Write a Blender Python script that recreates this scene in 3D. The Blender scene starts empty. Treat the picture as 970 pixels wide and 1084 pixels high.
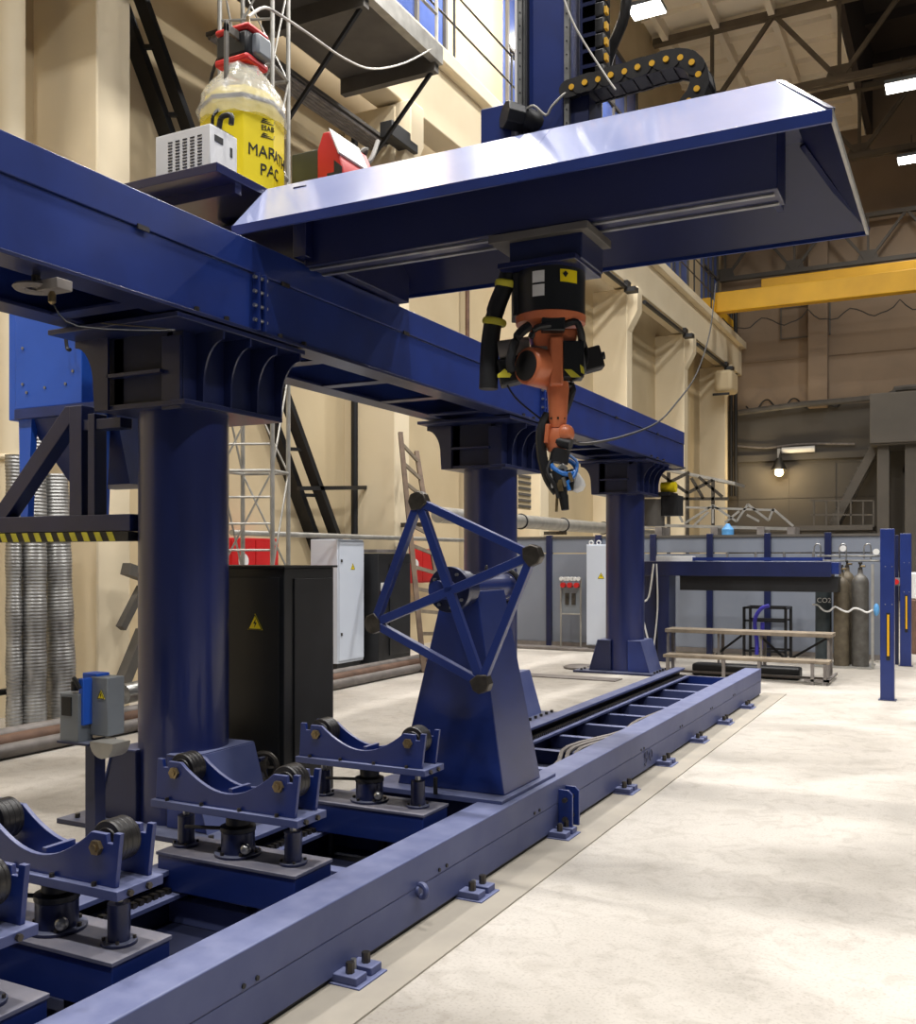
import bpy, bmesh, math, random
from mathutils import Vector, Matrix
random.seed(7)
C = bpy.context.scene.collection
PI = math.pi
H = 1.6
# ------------------------------------------------------------ camera
YAW = math.radians(27.2)
cam_d = bpy.data.cameras.new('camera'); cam = bpy.data.objects.new('camera', cam_d); C.objects.link(cam)
cam.location = (0, 0, H); cam.rotation_euler = (PI/2, 0, YAW)
cam_d.sensor_fit = 'VERTICAL'; cam_d.sensor_height = 24.0
cam_d.lens = 1046/1084*24.0
cam_d.shift_y = (590-542)/1084
cam_d.clip_end = 200; cam_d.clip_start = 0.05
bpy.context.scene.camera = cam
sc = bpy.context.scene
sc.view_settings.view_transform = 'Standard'; sc.view_settings.look = 'None'
sc.view_settings.gamma = 1.0; sc.view_settings.use_curve_mapping = False
sc.view_settings.exposure = 0.0
w = bpy.data.worlds.new('hall_air'); sc.world = w; w.use_nodes = True
w.node_tree.nodes['Background'].inputs[0].default_value = (0.86, 0.92, 1.0, 1)
w.node_tree.nodes['Background'].inputs[1].default_value = 0.045
LAMP_W = 600.0        # power of one high bay lamp (near hall)
LAMP_COL = (1.0, 0.972, 0.94)

# ------------------------------------------------------------ maths of the pinhole (to place things at a stated depth)
_c, _s = math.cos(YAW), math.sin(YAW)
def P(u, v, X=None, Y=None, Z=None, d=None):
    a = (u-485)/1046; b = (590-v)/1046
    D = Vector((-_s+a*_c, _c+a*_s, b))
    if Z is not None: t = (Z-H)/b
    elif X is not None: t = X/D.x
    elif Y is not None: t = Y/D.y
    else: t = d
    return Vector((0, 0, H)) + D*t

# ------------------------------------------------------------ materials
def lin(c):
    return tuple(((x/255)/12.92 if x/255 <= .04045 else ((x/255+.055)/1.055)**2.4) for x in c) + (1,)
MATS = {}
def mat(name, rgb, rough=.5, metal=0., rgb2=None, scale=4., amt=.5, bump=0., coat=0., dust=0., dustrgb=(150,155,175), detail=6, stretch=None, alpha=1.0, trans=0.):
    m = bpy.data.materials.new(name); m.use_nodes = True
    nt = m.node_tree; N = nt.nodes; L = nt.links; b = N['Principled BSDF']
    b.inputs['Roughness'].default_value = rough; b.inputs['Metallic'].default_value = metal
    b.inputs['Coat Weight'].default_value = coat; b.inputs['Coat Roughness'].default_value = .12
    b.inputs['Alpha'].default_value = alpha; b.inputs['Transmission Weight'].default_value = trans
    tc = N.new('ShaderNodeTexCoord'); mp = N.new('ShaderNodeMapping'); L.new(tc.outputs['Object'], mp.inputs[0])
    if stretch: mp.inputs['Scale'].default_value = stretch
    no = N.new('ShaderNodeTexNoise'); no.inputs['Scale'].default_value = scale; no.inputs['Detail'].default_value = detail
    L.new(mp.outputs[0], no.inputs['Vector'])
    ra = N.new('ShaderNodeValToRGB'); L.new(no.outputs['Fac'], ra.inputs[0])
    ra.color_ramp.elements[0].position = .5-.3*(1-amt)-.02; ra.color_ramp.elements[1].position = .5+.3*(1-amt)+.02
    r2 = rgb2 or tuple(x*.82 for x in rgb)
    ra.color_ramp.elements[0].color = lin(r2); ra.color_ramp.elements[1].color = lin(rgb)
    out = ra.outputs[0]
    if dust > 0:
        ge = N.new('ShaderNodeNewGeometry'); sx = N.new('ShaderNodeSeparateXYZ'); L.new(ge.outputs['Normal'], sx.inputs[0])
        mr = N.new('ShaderNodeMapRange'); mr.inputs['From Min'].default_value = .3; mr.inputs['From Max'].default_value = .9
        L.new(sx.outputs['Z'], mr.inputs['Value'])
        n2 = N.new('ShaderNodeTexNoise'); n2.inputs['Scale'].default_value = 9; n2.inputs['Detail'].default_value = 8
        L.new(mp.outputs[0], n2.inputs['Vector'])
        m2 = N.new('ShaderNodeMapRange'); m2.inputs['From Min'].default_value = .35; m2.inputs['From Max'].default_value = .7
        m2.inputs['To Min'].default_value = dust*.55; m2.inputs['To Max'].default_value = dust; L.new(n2.outputs['Fac'], m2.inputs['Value'])
        mu = N.new('ShaderNodeMath'); mu.operation = 'MULTIPLY'; L.new(mr.outputs[0], mu.inputs[0]); L.new(m2.outputs[0], mu.inputs[1])
        mx = N.new('ShaderNodeMix'); mx.data_type = 'RGBA'; L.new(mu.outputs[0], mx.inputs['Factor'])
        L.new(out, mx.inputs['A']); mx.inputs['B'].default_value = lin(dustrgb); out = mx.outputs['Result']
    L.new(out, b.inputs['Base Color'])
    if bump > 0:
        bp = N.new('ShaderNodeBump'); bp.inputs['Strength'].default_value = bump; bp.inputs['Distance'].default_value = .02
        L.new(no.outputs['Fac'], bp.inputs['Height']); L.new(bp.outputs[0], b.inputs['Normal'])
    MATS[name] = m; return m
def emis(name, rgb, s):
    m = bpy.data.materials.new(name); m.use_nodes = True; b = m.node_tree.nodes['Principled BSDF']
    b.inputs['Base Color'].default_value = lin(rgb); b.inputs['Emission Color'].default_value = lin(rgb)
    b.inputs['Emission Strength'].default_value = s; MATS[name] = m; return m

mat('blue', (28, 50, 120), .36, 0, (22, 39, 98), 2.2, .4, coat=.2, dust=.6, dustrgb=(138,142,170))
mat('navy', (24, 33, 76), .38, 0, (19, 27, 62), 2.5, .4, coat=.2, dust=.5)
mat('column_blue', (29, 40, 94), .33, 0, (22, 30, 74), 1.5, .3, coat=.3, dust=.6, stretch=(3, 3, .5))
mat('dusty_blue', (84, 92, 132), .5, 0, (60, 70, 118), 3.0, .25, dust=.6, dustrgb=(142,148,180))
mat('dusty_top', (112, 112, 128), .6, 0, (66, 72, 100), 9, .2, dust=.5, dustrgb=(150,146,150))
mat('canopy_sheen', (165, 173, 212), .16, 0, (148, 157, 200), 1.2, .1, coat=.8)  # blue paint made pale: roof reflection and dust put into the base colour
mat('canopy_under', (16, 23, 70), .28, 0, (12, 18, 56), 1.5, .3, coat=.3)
mat('cobalt', (44, 104, 222), .4, 0, (38, 94, 206), 2, .3)
mat('cobalt_dark', (34, 60, 130), .4)
mat('black', (26, 27, 30), .5, 0, (18, 18, 20), 5, .4)
mat('black_gloss', (24, 26, 29), .4, 0, (20, 22, 25), 3, .3)
mat('rubber', (40, 38, 38), .38, 0, (26, 25, 26), 20, .4)
mat('orange', (208, 120, 78), .42, 0, (184, 98, 62), 6, .4, coat=.2)
mat('yellow', (244, 222, 22), .45, 0, (232, 208, 10), 3, .3)
mat('crane_yellow', (232, 178, 16), .5, 0, (210, 158, 12), 1, .3)
mat('stripe_yellow', (214, 204, 60), .5)
mat('red', (200, 34, 34), .4, 0, (180, 26, 28), 3, .3)
mat('white', (226, 226, 224), .45, 0, (214, 214, 212), 3, .3)
mat('white_blue', (206, 214, 226), .4, 0, (198, 206, 220), 2, .3)
mat('grey', (128, 134, 140), .45, 0, (112, 118, 124), 3, .3)
mat('panel_grey', (132, 138, 150), .45, 0, (120, 127, 140), .7, .2)
mat('steel', (178, 178, 176), .32, .8, (140, 140, 138), 10, .4)
mat('dark_steel', (88, 84, 78), .4, .7, (60, 56, 52), 18, .4)
mat('brass', (172, 152, 112), .35, .8, (120, 104, 76), 20, .4)
mat('galvanised', (168, 168, 166), .36, .65, (118, 116, 114), 14, .3, stretch=(1,1,.3))
mat('aluminium', (178, 176, 170), .4, .5, (150, 148, 142), 6, .4)
mat('rust_pipe', (126, 96, 78), .7, 0, (88, 66, 54), 6, .2)
mat('dust_metal', (140, 134, 130), .6, .2, (108, 102, 98), 7, .2)
mat('wood', (118, 98, 80), .75, 0, (84, 68, 56), 6, .2, bump=.1)
mat('bench_wood', (148, 136, 118), .7, 0, (112, 100, 86), 8, .2)
mat('cylinder_grey', (104, 102, 98), .5, .1, (66, 62, 56), 9, .1)
mat('cylinder_brown', (112, 102, 84), .55, .1, (70, 62, 50), 9, .1)
mat('cylinder_dark', (66, 76, 80), .5, .1, (46, 54, 58), 9, .2)
mat('wall', (208, 191, 156), .85, 0, (192, 173, 138), .8, .15, bump=.15)
mat('wall_pale', (234, 220, 190), .8, 0, (222, 206, 174), .9, .15, bump=.1)
mat('wall_back', (150, 130, 108), .9, 0, (122, 106, 90), .5, .1, bump=.1)
mat('wall_low', (92, 88, 82), .9, 0, (74, 70, 66), .5, .1)
mat('gallery', (112, 106, 98), .9, 0, (92, 88, 82), .6, .2)
mat('roof_slab', (244, 234, 216), .85, 0, (230, 218, 198), .3, .2)
mat('roof_dark', (70, 60, 54), .9, 0, (52, 44, 40), .4, .2)
mat('truss', (104, 92, 76), .7, 0, (84, 74, 60), 2, .3)
mat('walk_steel', (104, 100, 94), .6, .2, (80, 76, 72), 2, .3)
mat('glass_blue', (92, 112, 176), .15, 0, (70, 90, 150), 1, .3)
mat('cable_white', (190, 186, 176), .5)
mat('plastic_bag', (220, 218, 212), .2, 0, (200, 198, 192), 12, .3, alpha=.42, bump=.6)
mat('blue_ring', (40, 120, 210), .35)
mat('violet', (66, 60, 190), .4)
mat('olive', (62, 66, 56), .45)
mat('label_blue', (90, 160, 220), .5)
mat('pan_dark', (24, 32, 66), .6, 0, (16, 20, 42), 4, .3)
emis('lamp_glow', (255, 250, 240), 14)
mat('strip', (176, 168, 154), .7, 0, (150, 144, 134), 2.5, .2)
emis('bulb_glow', (255, 216, 150), 22)

# floor: pale power floated concrete with scuffs, stains and blotches
def floor_mat():
    m = bpy.data.materials.new('concrete_floor'); m.use_nodes = True; nt = m.node_tree; N = nt.nodes; L = nt.links; b = N['Principled BSDF']
    tc = N.new('ShaderNodeTexCoord')
    def noise(s, d=8, di=0):
        n = N.new('ShaderNodeTexNoise'); n.inputs['Scale'].default_value = s; n.inputs['Detail'].default_value = d
        n.inputs['Distortion'].default_value = di; L.new(tc.outputs['Object'], n.inputs['Vector']); return n
    def ramp(n, a, bb, ca, cb):
        r = N.new('ShaderNodeValToRGB'); r.color_ramp.elements[0].position = a; r.color_ramp.elements[1].position = bb
        r.color_ramp.elements[0].color = ca; r.color_ramp.elements[1].color = cb; L.new(n.outputs['Fac'], r.inputs[0]); return r
    a = ramp(noise(.45, 5, .9), .38, .60, lin((162, 156, 147)), lin((202, 196, 187)))
    c = ramp(noise(7, 12, 1.2), .34, .50, (.70, .68, .65, 1), (1, 1, 1, 1))
    e = ramp(noise(70, 6), .34, .48, (.72, .70, .68, 1), (1, 1, 1, 1))
    def mul(x, y, f):
        mx = N.new('ShaderNodeMix'); mx.data_type = 'RGBA'; mx.blend_type = 'MULTIPLY'; mx.inputs['Factor'].default_value = f
        L.new(x, mx.inputs['A']); L.new(y, mx.inputs['B']); return mx.outputs['Result']
    o = mul(mul(a.outputs[0], c.outputs[0], .45), e.outputs[0], .55)
    L.new(o, b.inputs['Base Color'])
    rr = N.new('ShaderNodeMapRange'); rr.inputs['To Min'].default_value = .42; rr.inputs['To Max'].default_value = .7
    L.new(noise(3).outputs['Fac'], rr.inputs['Value']); L.new(rr.outputs[0], b.inputs['Roughness'])
    MATS['floor'] = m
floor_mat()

# ------------------------------------------------------------ mesh helpers
class MB:
    def __init__(self): self.bm = bmesh.new()
    def quadbox(self, p):   # 8 points: bottom 4 ccw, top 4 ccw
        v = [self.bm.verts.new(q) for q in p]
        for f in ((3,2,1,0),(4,5,6,7),(0,1,5,4),(1,2,6,5),(2,3,7,6),(3,0,4,7)):
            self.bm.faces.new([v[i] for i in f])
        return self
    def box(self, x0, x1, y0, y1, z0, z1):
        if x0 > x1: x0, x1 = x1, x0
        if y0 > y1: y0, y1 = y1, y0
        if z0 > z1: z0, z1 = z1, z0
        return self.quadbox([(x0,y0,z0),(x1,y0,z0),(x1,y1,z0),(x0,y1,z0),(x0,y0,z1),(x1,y0,z1),(x1,y1,z1),(x0,y1,z1)])
    def bar(self, a, b, w, h=None, up=(0,0,1)):      # rectangular bar between two points
        a = Vector(a); b = Vector(b); h = h or w; d = (b-a).normalized(); u = Vector(up)
        if abs(d.dot(u)) > .98: u = Vector((0,1,0))
        s = d.cross(u).normalized()*w/2; t = s.cross(d).normalized()*h/2
        return self.quadbox([a-s-t, a+s-t, b+s-t, b-s-t, a-s+t, a+s+t, b+s+t, b-s+t])
    def prism(self, pts, d):      # planar polygon (3d points) swept by vector d
        d = Vector(d); a = [self.bm.verts.new(p) for p in pts]; b = [self.bm.verts.new(Vector(p)+d) for p in pts]
        n = len(a); self.bm.faces.new(a); self.bm.faces.new(b[::-1])
        for i in range(n): self.bm.faces.new((a[i], b[i], b[(i+1)%n], a[(i+1)%n]))
        return self
    def face(self, pts): self.bm.faces.new([self.bm.verts.new(p) for p in pts]); return self
    def cyl(self, a, b, r0, r1=None, n=20, cap=True):
        a = Vector(a); b = Vector(b); r1 = r0 if r1 is None else r1; d = (b-a).normalized()
        u = Vector((0,0,1)) if abs(d.z) < .9 else Vector((1,0,0)); s = d.cross(u).normalized(); t = s.cross(d)
        A = [self.bm.verts.new(a+(s*math.cos(k*2*PI/n)+t*math.sin(k*2*PI/n))*r0) for k in range(n)]
        B = [self.bm.verts.new(b+(s*math.cos(k*2*PI/n)+t*math.sin(k*2*PI/n))*r1) for k in range(n)]
        for k in range(n): self.bm.faces.new((A[k], B[k], B[(k+1)%n], A[(k+1)%n]))
        if cap: self.bm.faces.new(A); self.bm.faces.new(B[::-1])
        return self
    def lathe(self, c, prof, n=24, axis=(0,0,1)):   # prof: (r, h) along axis
        c = Vector(c); d = Vector(axis).normalized(); u = Vector((0,0,1)) if abs(d.z) < .9 else Vector((1,0,0))
        s = d.cross(u).normalized(); t = s.cross(d); rings = []
        for r, h in prof:
            rings.append([self.bm.verts.new(c+d*h+(s*math.cos(k*2*PI/n)+t*math.sin(k*2*PI/n))*max(r, 1e-4)) for k in range(n)])
        for A, B in zip(rings, rings[1:]):
            for k in range(n): self.bm.faces.new((A[k], B[k], B[(k+1)%n], A[(k+1)%n]))
        self.bm.faces.new(rings[0]); self.bm.faces.new(rings[-1][::-1]); return self
    def ring(self, c, axis, R, r, n=32, m=8, squash=1.):
        c = Vector(c); d = Vector(axis).normalized(); u = Vector((0,0,1)) if abs(d.z) < .9 else Vector((1,0,0))
        s = d.cross(u).normalized(); t = s.cross(d); rings = []
        for k in range(n):
            a = 2*PI*k/n; e = s*math.cos(a)+t*math.sin(a)
            rings.append([self.bm.verts.new(c+e*(R+r*math.cos(2*PI*j/m))+d*(r*squash*math.sin(2*PI*j/m))) for j in range(m)])
        for k in range(n):
            A, B = rings[k], rings[(k+1)%n]
            for j in range(m): self.bm.faces.new((A[j], A[(j+1)%m], B[(j+1)%m], B[j]))
        return self
    def tube(self, pts, r, n=8, smooth=4):
        p = [Vector(q) for q in pts]
        if smooth > 1 and len(p) > 2:
            q = []
            for i in range(len(p)-1):
                p0 = p[max(i-1,0)]; p1 = p[i]; p2 = p[i+1]; p3 = p[min(i+2,len(p)-1)]
                for k in range(smooth):
                    t = k/smooth
                    q.append(.5*((2*p1)+(p2-p0)*t+(2*p0-5*p1+4*p2-p3)*t*t+(3*p1-p0-3*p2+p3)*t**3))
            q.append(p[-1]); p = q
        rings = []; ref = Vector((0.31,0.2,.93)).normalized()
        rr = r if isinstance(r, (list, tuple)) else None
        for i, c in enumerate(p):
            d = (p[min(i+1,len(p)-1)]-p[max(i-1,0)]).normalized()
            s = d.cross(ref)
            if s.length < .15: s = d.cross(Vector((1,0,0)))
            s.normalize(); t = s.cross(d)
            ra = (rr[0]+(rr[1]-rr[0])*i/(len(p)-1)) if rr else r
            rings.append([self.bm.verts.new(c+(s*math.cos(2*PI*k/n)+t*math.sin(2*PI*k/n))*ra) for k in range(n)])
        for A, B in zip(rings, rings[1:]):
            for k in range(n): self.bm.faces.new((A[k], B[k], B[(k+1)%n], A[(k+1)%n]))
        self.bm.faces.new(rings[0]); self.bm.faces.new(rings[-1][::-1]); return self
    def ball(self, c, r, sx=1, sy=1, sz=1, n=14):
        g = bmesh.ops.create_uvsphere(self.bm, u_segments=n, v_segments=n//2+2, radius=r)
        for v in g['verts']: v.co = Vector((v.co.x*sx, v.co.y*sy, v.co.z*sz))+Vector(c)
        return self
    def build(self, name, material, parent=None, bevel=0., smooth=True):
        bmesh.ops.recalc_face_normals(self.bm, faces=self.bm.faces)
        o0 = root_loc(parent) if parent else Vector((0,0,0))
        loc = Vector((0,0,0))
        if not parent and self.bm.verts:
            xs = [v.co for v in self.bm.verts]
            loc = Vector(((min(p.x for p in xs)+max(p.x for p in xs))/2, (min(p.y for p in xs)+max(p.y for p in xs))/2, min(p.z for p in xs)))
            o0 = loc
        for v in self.bm.verts: v.co -= o0
        me = bpy.data.meshes.new(name); self.bm.to_mesh(me); self.bm.free()
        me.materials.append(MATS[material])
        if smooth:
            for p in me.polygons: p.use_smooth = True
            me.set_sharp_from_angle(angle=math.radians(32))
        o = bpy.data.objects.new(name, me); C.objects.link(o); o.location = loc
        if parent: o.parent = parent; o.location = (0,0,0)
        if bevel > 0:
            bv = o.modifiers.new('bevel', 'BEVEL'); bv.width = bevel; bv.segments = 2; bv.limit_method = 'ANGLE'; bv.angle_limit = math.radians(40)
        return o
def root_loc(o):
    while o.parent: o = o.parent
    return Vector(o.location)
def tag(o, label=None, cat=None, group=None, kind=None):
    if label: o['label'] = label
    if cat: o['category'] = cat
    if group: o['group'] = group
    if kind: o['kind'] = kind
    return o
def thing(name, label, cat, loc, group=None):
    o = bpy.data.objects.new(name, None); C.objects.link(o); o.location = loc; o.empty_display_size = .2
    return tag(o, label, cat, group)
def struct(o): o['kind'] = 'structure'; return o
def copy_tree(o, parent=None):
    c = o.copy(); C.objects.link(c)
    if parent: c.parent = parent
    for ch in list(o.children): copy_tree(ch, c)
    return c
def text_mesh(s, size, extrude=.002):
    cu = bpy.data.curves.new('lettering', 'FONT'); cu.body = s; cu.size = size; cu.extrude = extrude
    o = bpy.data.objects.new('lettering', cu); C.objects.link(o)
    bpy.context.view_layer.update()
    me = bpy.data.meshes.new_from_object(o.evaluated_get(bpy.context.evaluated_depsgraph_get()))
    bpy.data.objects.remove(o); return me
def lettering(s, size, origin, xdir, ydir, material, parent, name='lettering', sx=1.0, wrap=None):
    me = text_mesh(s, size); O = Vector(origin)-root_loc(parent); X = Vector(xdir).normalized(); Y = Vector(ydir).normalized(); Nn = X.cross(Y)
    for v in me.vertices:
        p = v.co.copy()
        v.co = wrap(p)-root_loc(parent) if wrap else O + X*p.x*sx + Y*p.y + Nn*p.z
    me.materials.clear(); me.materials.append(MATS[material])
    o = bpy.data.objects.new(name, me); C.objects.link(o); o.parent = parent; return o
def warning_sign(c, n, size, parent, up=(0,0,1)):
    """yellow triangle with black border and bolt, lying on a face with normal n"""
    c = Vector(c); n = Vector(n).normalized(); u = Vector(up); s = u.cross(n).normalized()
    tri = lambda k, o: [c+n*o+u*size*.62*k, c+n*o-u*size*.42*k-s*size*.6*k, c+n*o-u*size*.42*k+s*size*.6*k]
    pl = MB().prism(tri(1, .001), n*.003).build('warning_sign', 'yellow', parent)
    b = MB()
    for i in range(3):
        T = tri(.9, .0045); b.bar(T[i], T[(i+1)%3], size*.06, .001, up=n)
    bolt = [(.08,.32),(-.14,-.02),(.0,-.02),(-.06,-.3),(.16,.06),(.02,.06)]
    b.prism([c+n*.0045+s*x*size+u*y*size for x, y in bolt], n*.001)
    b.build('warning_symbol', 'black', pl)

# ============================================================ THE SETTING
struct(MB().box(-9.2, 9, -1.5, 40.3, -.2, 0).build('floor', 'floor'))
struct(MB().box(-9.25, -8.95, -1.5, 40.3, 0, 10.1).build('wall_left', 'wall'))
struct(MB().box(-9.0, -8.7, 1.5, 40.3, 10.1, 17.8).build('wall_left_upper', 'wall'))
struct(MB().box(-9.2, 9, 40, 40.3, 7.4, 20.4).build('wall_back', 'wall_back'))
struct(MB().box(-9.2, 9, 39.9, 40.3, 0, 7.4).build('wall_back_lower', 'wall_low'))
# roof: slabs with ribs on the left of the lantern, dark lantern to the right
b = MB().box(-9.2, -3.3, 2, 40.3, 17.85, 18.1)
for x in (-8.2, -6.65, -5.05, -3.42): b.box(x-.09, x+.09, 2, 40, 17.45, 17.86)
for k in range(32): b.box(-9.1, -3.4, 2.6+k*1.2-.04, 2.6+k*1.2+.04, 17.7, 17.86)
struct(b.build('ceiling', 'roof_slab'))
b = MB().box(-3.3, -3.1, 2, 40.3, 17.45, 20.4).box(-3.3, 9, 2, 40.3, 20.4, 20.6)
for k in range(13): b.box(-3.2, 9, 4+k*3-.08, 4+k*3+.08, 20.05, 20.42)
for x in (-1, 1.5, 4): b.box(x-.08, x+.08, 2, 40, 20.15, 20.42)
struct(b.build('ceiling_lantern', 'roof_dark'))
# pilasters with corbels
for k in range(-1, 6):
    y1 = 7.85+6*k; y0 = y1-.46
    b = MB().box(-8.97, -8.0, y0, y1, 0, 8.75)
    b.prism([(-8.02, y0+.02, 7.6), (-7.72, y0+.02, 8.15), (-7.72, y0+.02, 8.78), (-8.02, y0+.02, 8.78)], (0, .42, 0))
    o = struct(b.build('trim_%d' % (k+2), 'wall_pale', bevel=.02))
# crane runway (concrete beam with ledge)
b = MB().box(-8.4, -7.9, 2, 40, 8.8, 9.85).box(-8.6, -7.72, 2, 40, 9.85, 10.1).box(-8.1, -8.02, 2, 40, 10.1, 10.2)
struct(b.build('trim_runway', 'wall_pale', bevel=.02))
# upper windows over the runway
for i, (y0, y1) in enumerate(((13.0, 16.2), (19, 22.2), (25, 28.2), (31, 34.2), (36.5, 38.8))):
    f = struct(MB().box(-8.7, -8.62, y0, y1, 10.9, 15.6).build('window_%d' % (i+1), 'glass_blue'))
    g = MB()
    for y in (y0, (y0*2+y1)/3, (y0+2*y1)/3, y1): g.box(-8.62, -8.56, y-.04, y+.04, 10.9, 15.6)
    for z in (10.9, 12.4, 14, 15.6): g.box(-8.62, -8.56, y0, y1, z-.04, z+.04)
    g.build('window_frame', 'walk_steel', f)
# back wall relief: panel joints, columns, ledge, bricked window
b = MB()
for x in (-5.0, -.6, 4): b.box(x-.35, x+.35, 39.6, 40, 7.3, 14.5)
for z in (9.3, 11.6): b.box(-9, 9, 39.97, 40.0, z-.02, z+.02)
struct(b.build('trim_11', 'wall_back', bevel=.02))
b = MB(); 
for a, c2 in (((-7.2, 10.1), (-5.4, 10.1)), ((-5.4, 10.1), (-5.4, 11.3)), ((-5.4, 11.3), (-7.2, 11.3)), ((-7.2, 11.3), (-7.2, 10.1))):
    b.bar((a[0]+.8, 39.98, a[1]), (c2[0]+.8, 39.98, c2[1]), .05, .05)
struct(b.build('trim_12', 'gallery'))
b = MB()
for z in (2.6, 3.9, 5.2): b.box(-8.6, -3, 39.88, 39.91, z-.015, z+.015)
for x in (-8, -6.1, -4.4): b.box(x-.02, x+.02, 39.88, 39.91, 1, 5.2)
b.box(-9, -3.2, 39.7, 39.95, 5.35, 5.6)
struct(b.build('trim_13', 'wall_low'))
# gallery (upper right at back)
b = MB().box(-3.0, 9, 37.6, 40, 5.55, 5.8).box(-3.0, 9, 37.5, 37.65, 5.6, 7.35)
for x in (-2.6, -1.7, 3): b.box(x-.2, x+.2, 38.0, 38.5, 0, 5.6)
struct(b.build('trim_14', 'gallery', bevel=.02))
d = struct(MB().box(-1.9, 1.4, 39.78, 39.9, .1, 4.7).build('door_1', 'wall_back'))
MB().box(-2.05, -1.9, 39.7, 39.9, .1, 4.9).box(-2.05, 1.5, 39.7, 39.9, 4.7, 4.9).box(-1.9, 1.4, 39.74, 39.79, 2.4, 2.5).build('door_frame', 'wall_low', d)
# strip of grout along the machine bed
struct(MB().box(-2.12, -1.86, .3, 12.0, 0, .008).build('trim_15', 'strip'))

# ============================================================ ROOF TRUSSES
def truss(y, zb, zt, label, x0=-8.6, x1=8.8, xb=-3.2, step=3.6, w=.2, m='truss'):
    t = thing('roof_truss', label, 'truss', (0, y, zb), 'steel roof trusses')
    MB().box(x0, x1, y-w*.6, y+w*.6, zt-w/2, zt+w/2).build('top_chord', m, t)
    MB().box(x0, x1, y-w*.6, y-w*.15, zb-w/2, zb+w/2).box(x0, x1, y+w*.15, y+w*.6, zb-w/2, zb+w/2).build('bottom_chord', m, t)
    k0 = int((x0-xb)//step)
    for k in range(k0, int((x1-xb)//step)+1):
        xn = xb+k*step
        for q in (-1, 1):
            xt = xn+q*step/2
            if x0 <= xn <= x1 and x0 <= xt <= x1:
                MB().bar((xn, y, zb), (xt, y, zt), w*.6, w*.6, up=(0,1,0)).build('diagonal', m, t)
        if x0 <= xn <= x1:
            MB().box(xn-w*.25, xn+w*.25, y-w*.25, y+w*.25, zb, zt).build('post', m, t)
            MB().prism([(xn-.4, y-.03, zb+.0), (xn+.4, y-.03, zb), (xn+.25, y-.03, zb+.42), (xn-.25, y-.03, zb+.42)], (0, .06, 0)).build('gusset', m, t)
    return t
truss(30, 15.2, 17.5, 'steel roof truss nearest the camera, above the canopy, its bottom chord carrying the big lamp')
truss(36, 15.2, 17.5, 'second steel roof truss, beyond the nearest one, level with the far right lamp')
truss(39.3, 12.5, 14.2, 'lower dark truss lying along the back wall above the yellow crane', step=2.6, w=.16, m='wall_low')

# ============================================================ HIGH BAY LAMPS (real light)
VISIBLE = {(-7.0, 23.8): 'white lamp glowing at the very top behind the cable chain', (-1.6, 30.3): 'white lamp on the near roof truss right of the canopy tip',
           (-1.6, 36.0): 'white lamp on the second truss, lower right of the canopy tip'}
def lamp(x, y, z, p, label):
    t = thing('high_bay_lamp', label, 'lamp', (x, y, z), 'high bay lamps')
    MB().box(x-.42, x+.42, y-.34, y+.34, z, z+.1).build('housing', 'grey', t)
    MB().box(x-.40, x+.40, y-.32, y+.32, z-.02, z).build('diffuser', 'lamp_glow', t)
    MB().cyl((x, y, z+.1), (x, y, z+(.8 if y > 28 else 2.6)), .03, n=6).build('hanger', 'truss', t)
    ld = bpy.data.lights.new('high_bay_light', 'AREA'); ld.shape = 'RECTANGLE'; ld.size = .9; ld.size_y = .5; ld.energy = p; ld.color = LAMP_COL
    lo = bpy.data.objects.new('high_bay_light', ld); C.objects.link(lo); lo.parent = t; lo.location = (0, 0, -.06)
for x, y in ((-7.0, 23.8), (-1.6, 30.3), (-1.6, 36.0)):
    lamp(x, y, 14.8 if y > 28 else 15.1, 160 if y > 28 else 500, VISIBLE[(x, y)])
for x in (-7.0, -1.7, 4.5):
    for y in (-1, 5, 11, 17):
        lamp(x, y, 14.6, LAMP_W, 'white high bay lamp hanging above the work area, out of view overhead')

# ============================================================ YELLOW BRIDGE CRANE
t = thing('bridge_crane', 'yellow overhead bridge crane spanning the hall before the back wall', 'crane', (-7.9, 35.4, 10.2))
MB().box(-7.9, 9, 35.2, 35.6, 10.25, 10.95).build('girder', 'crane_yellow', t, bevel=.02)
MB().box(-6.6, 9, 36.9, 37.3, 10.9, 11.7).build('girder', 'crane_yellow', t, bevel=.02)
MB().box(-8.15, -7.85, 34.4, 38.2, 10.15, 10.6).build('end_carriage', 'crane_yellow', t, bevel=.02)
b = MB(); pts = []
for k in range(60):
    x = -7.6+k*.19; pts.append((x, 35.1, 10.0-.42*abs(math.sin(k*.42))**.8-.03*(k % 3)))
b.tube(pts, .02, n=5, smooth=1).build('festoon_cable', 'black', t)

# ============================================================ WALKWAY ON THE LEFT WALL
t = thing('walkway', 'grey steel walkway platform fixed high on the left wall, with railing', 'walkway', (-7.3, 10, 8.5))
MB().box(-8.05, -6.5, 5.5, 12.05, 8.52, 8.58).build('deck', 'walk_steel', t)
b = MB().box(-6.56, -6.44, 5.5, 12.08, 8.42, 8.66); b.build('edge_channel', 'aluminium', t)
for y in (6.4, 8.2, 10.2, 12.0): MB().box(-8.05, -6.5, y-.06, y+.06, 8.3, 8.52).build('cross_beam', 'walk_steel', t)
for y in (10.2, 12.0):
    MB().bar((-6.5, y, 8.4), (-8.9, y, 5.9), .045).build('brace', 'black', t)
for y in (6.6, 8.0, 9.3, 10.7, 12.0): MB().cyl((-6.5, y, 8.6), (-6.5, y, 9.7), .025, n=8).build('railing_post', 'aluminium', t)
for z in (9.1, 9.65): MB().cyl((-6.5, 5.5, z), (-6.5, 12.0, z), .022, n=8).build('railing_bar', 'aluminium', t)
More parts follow.
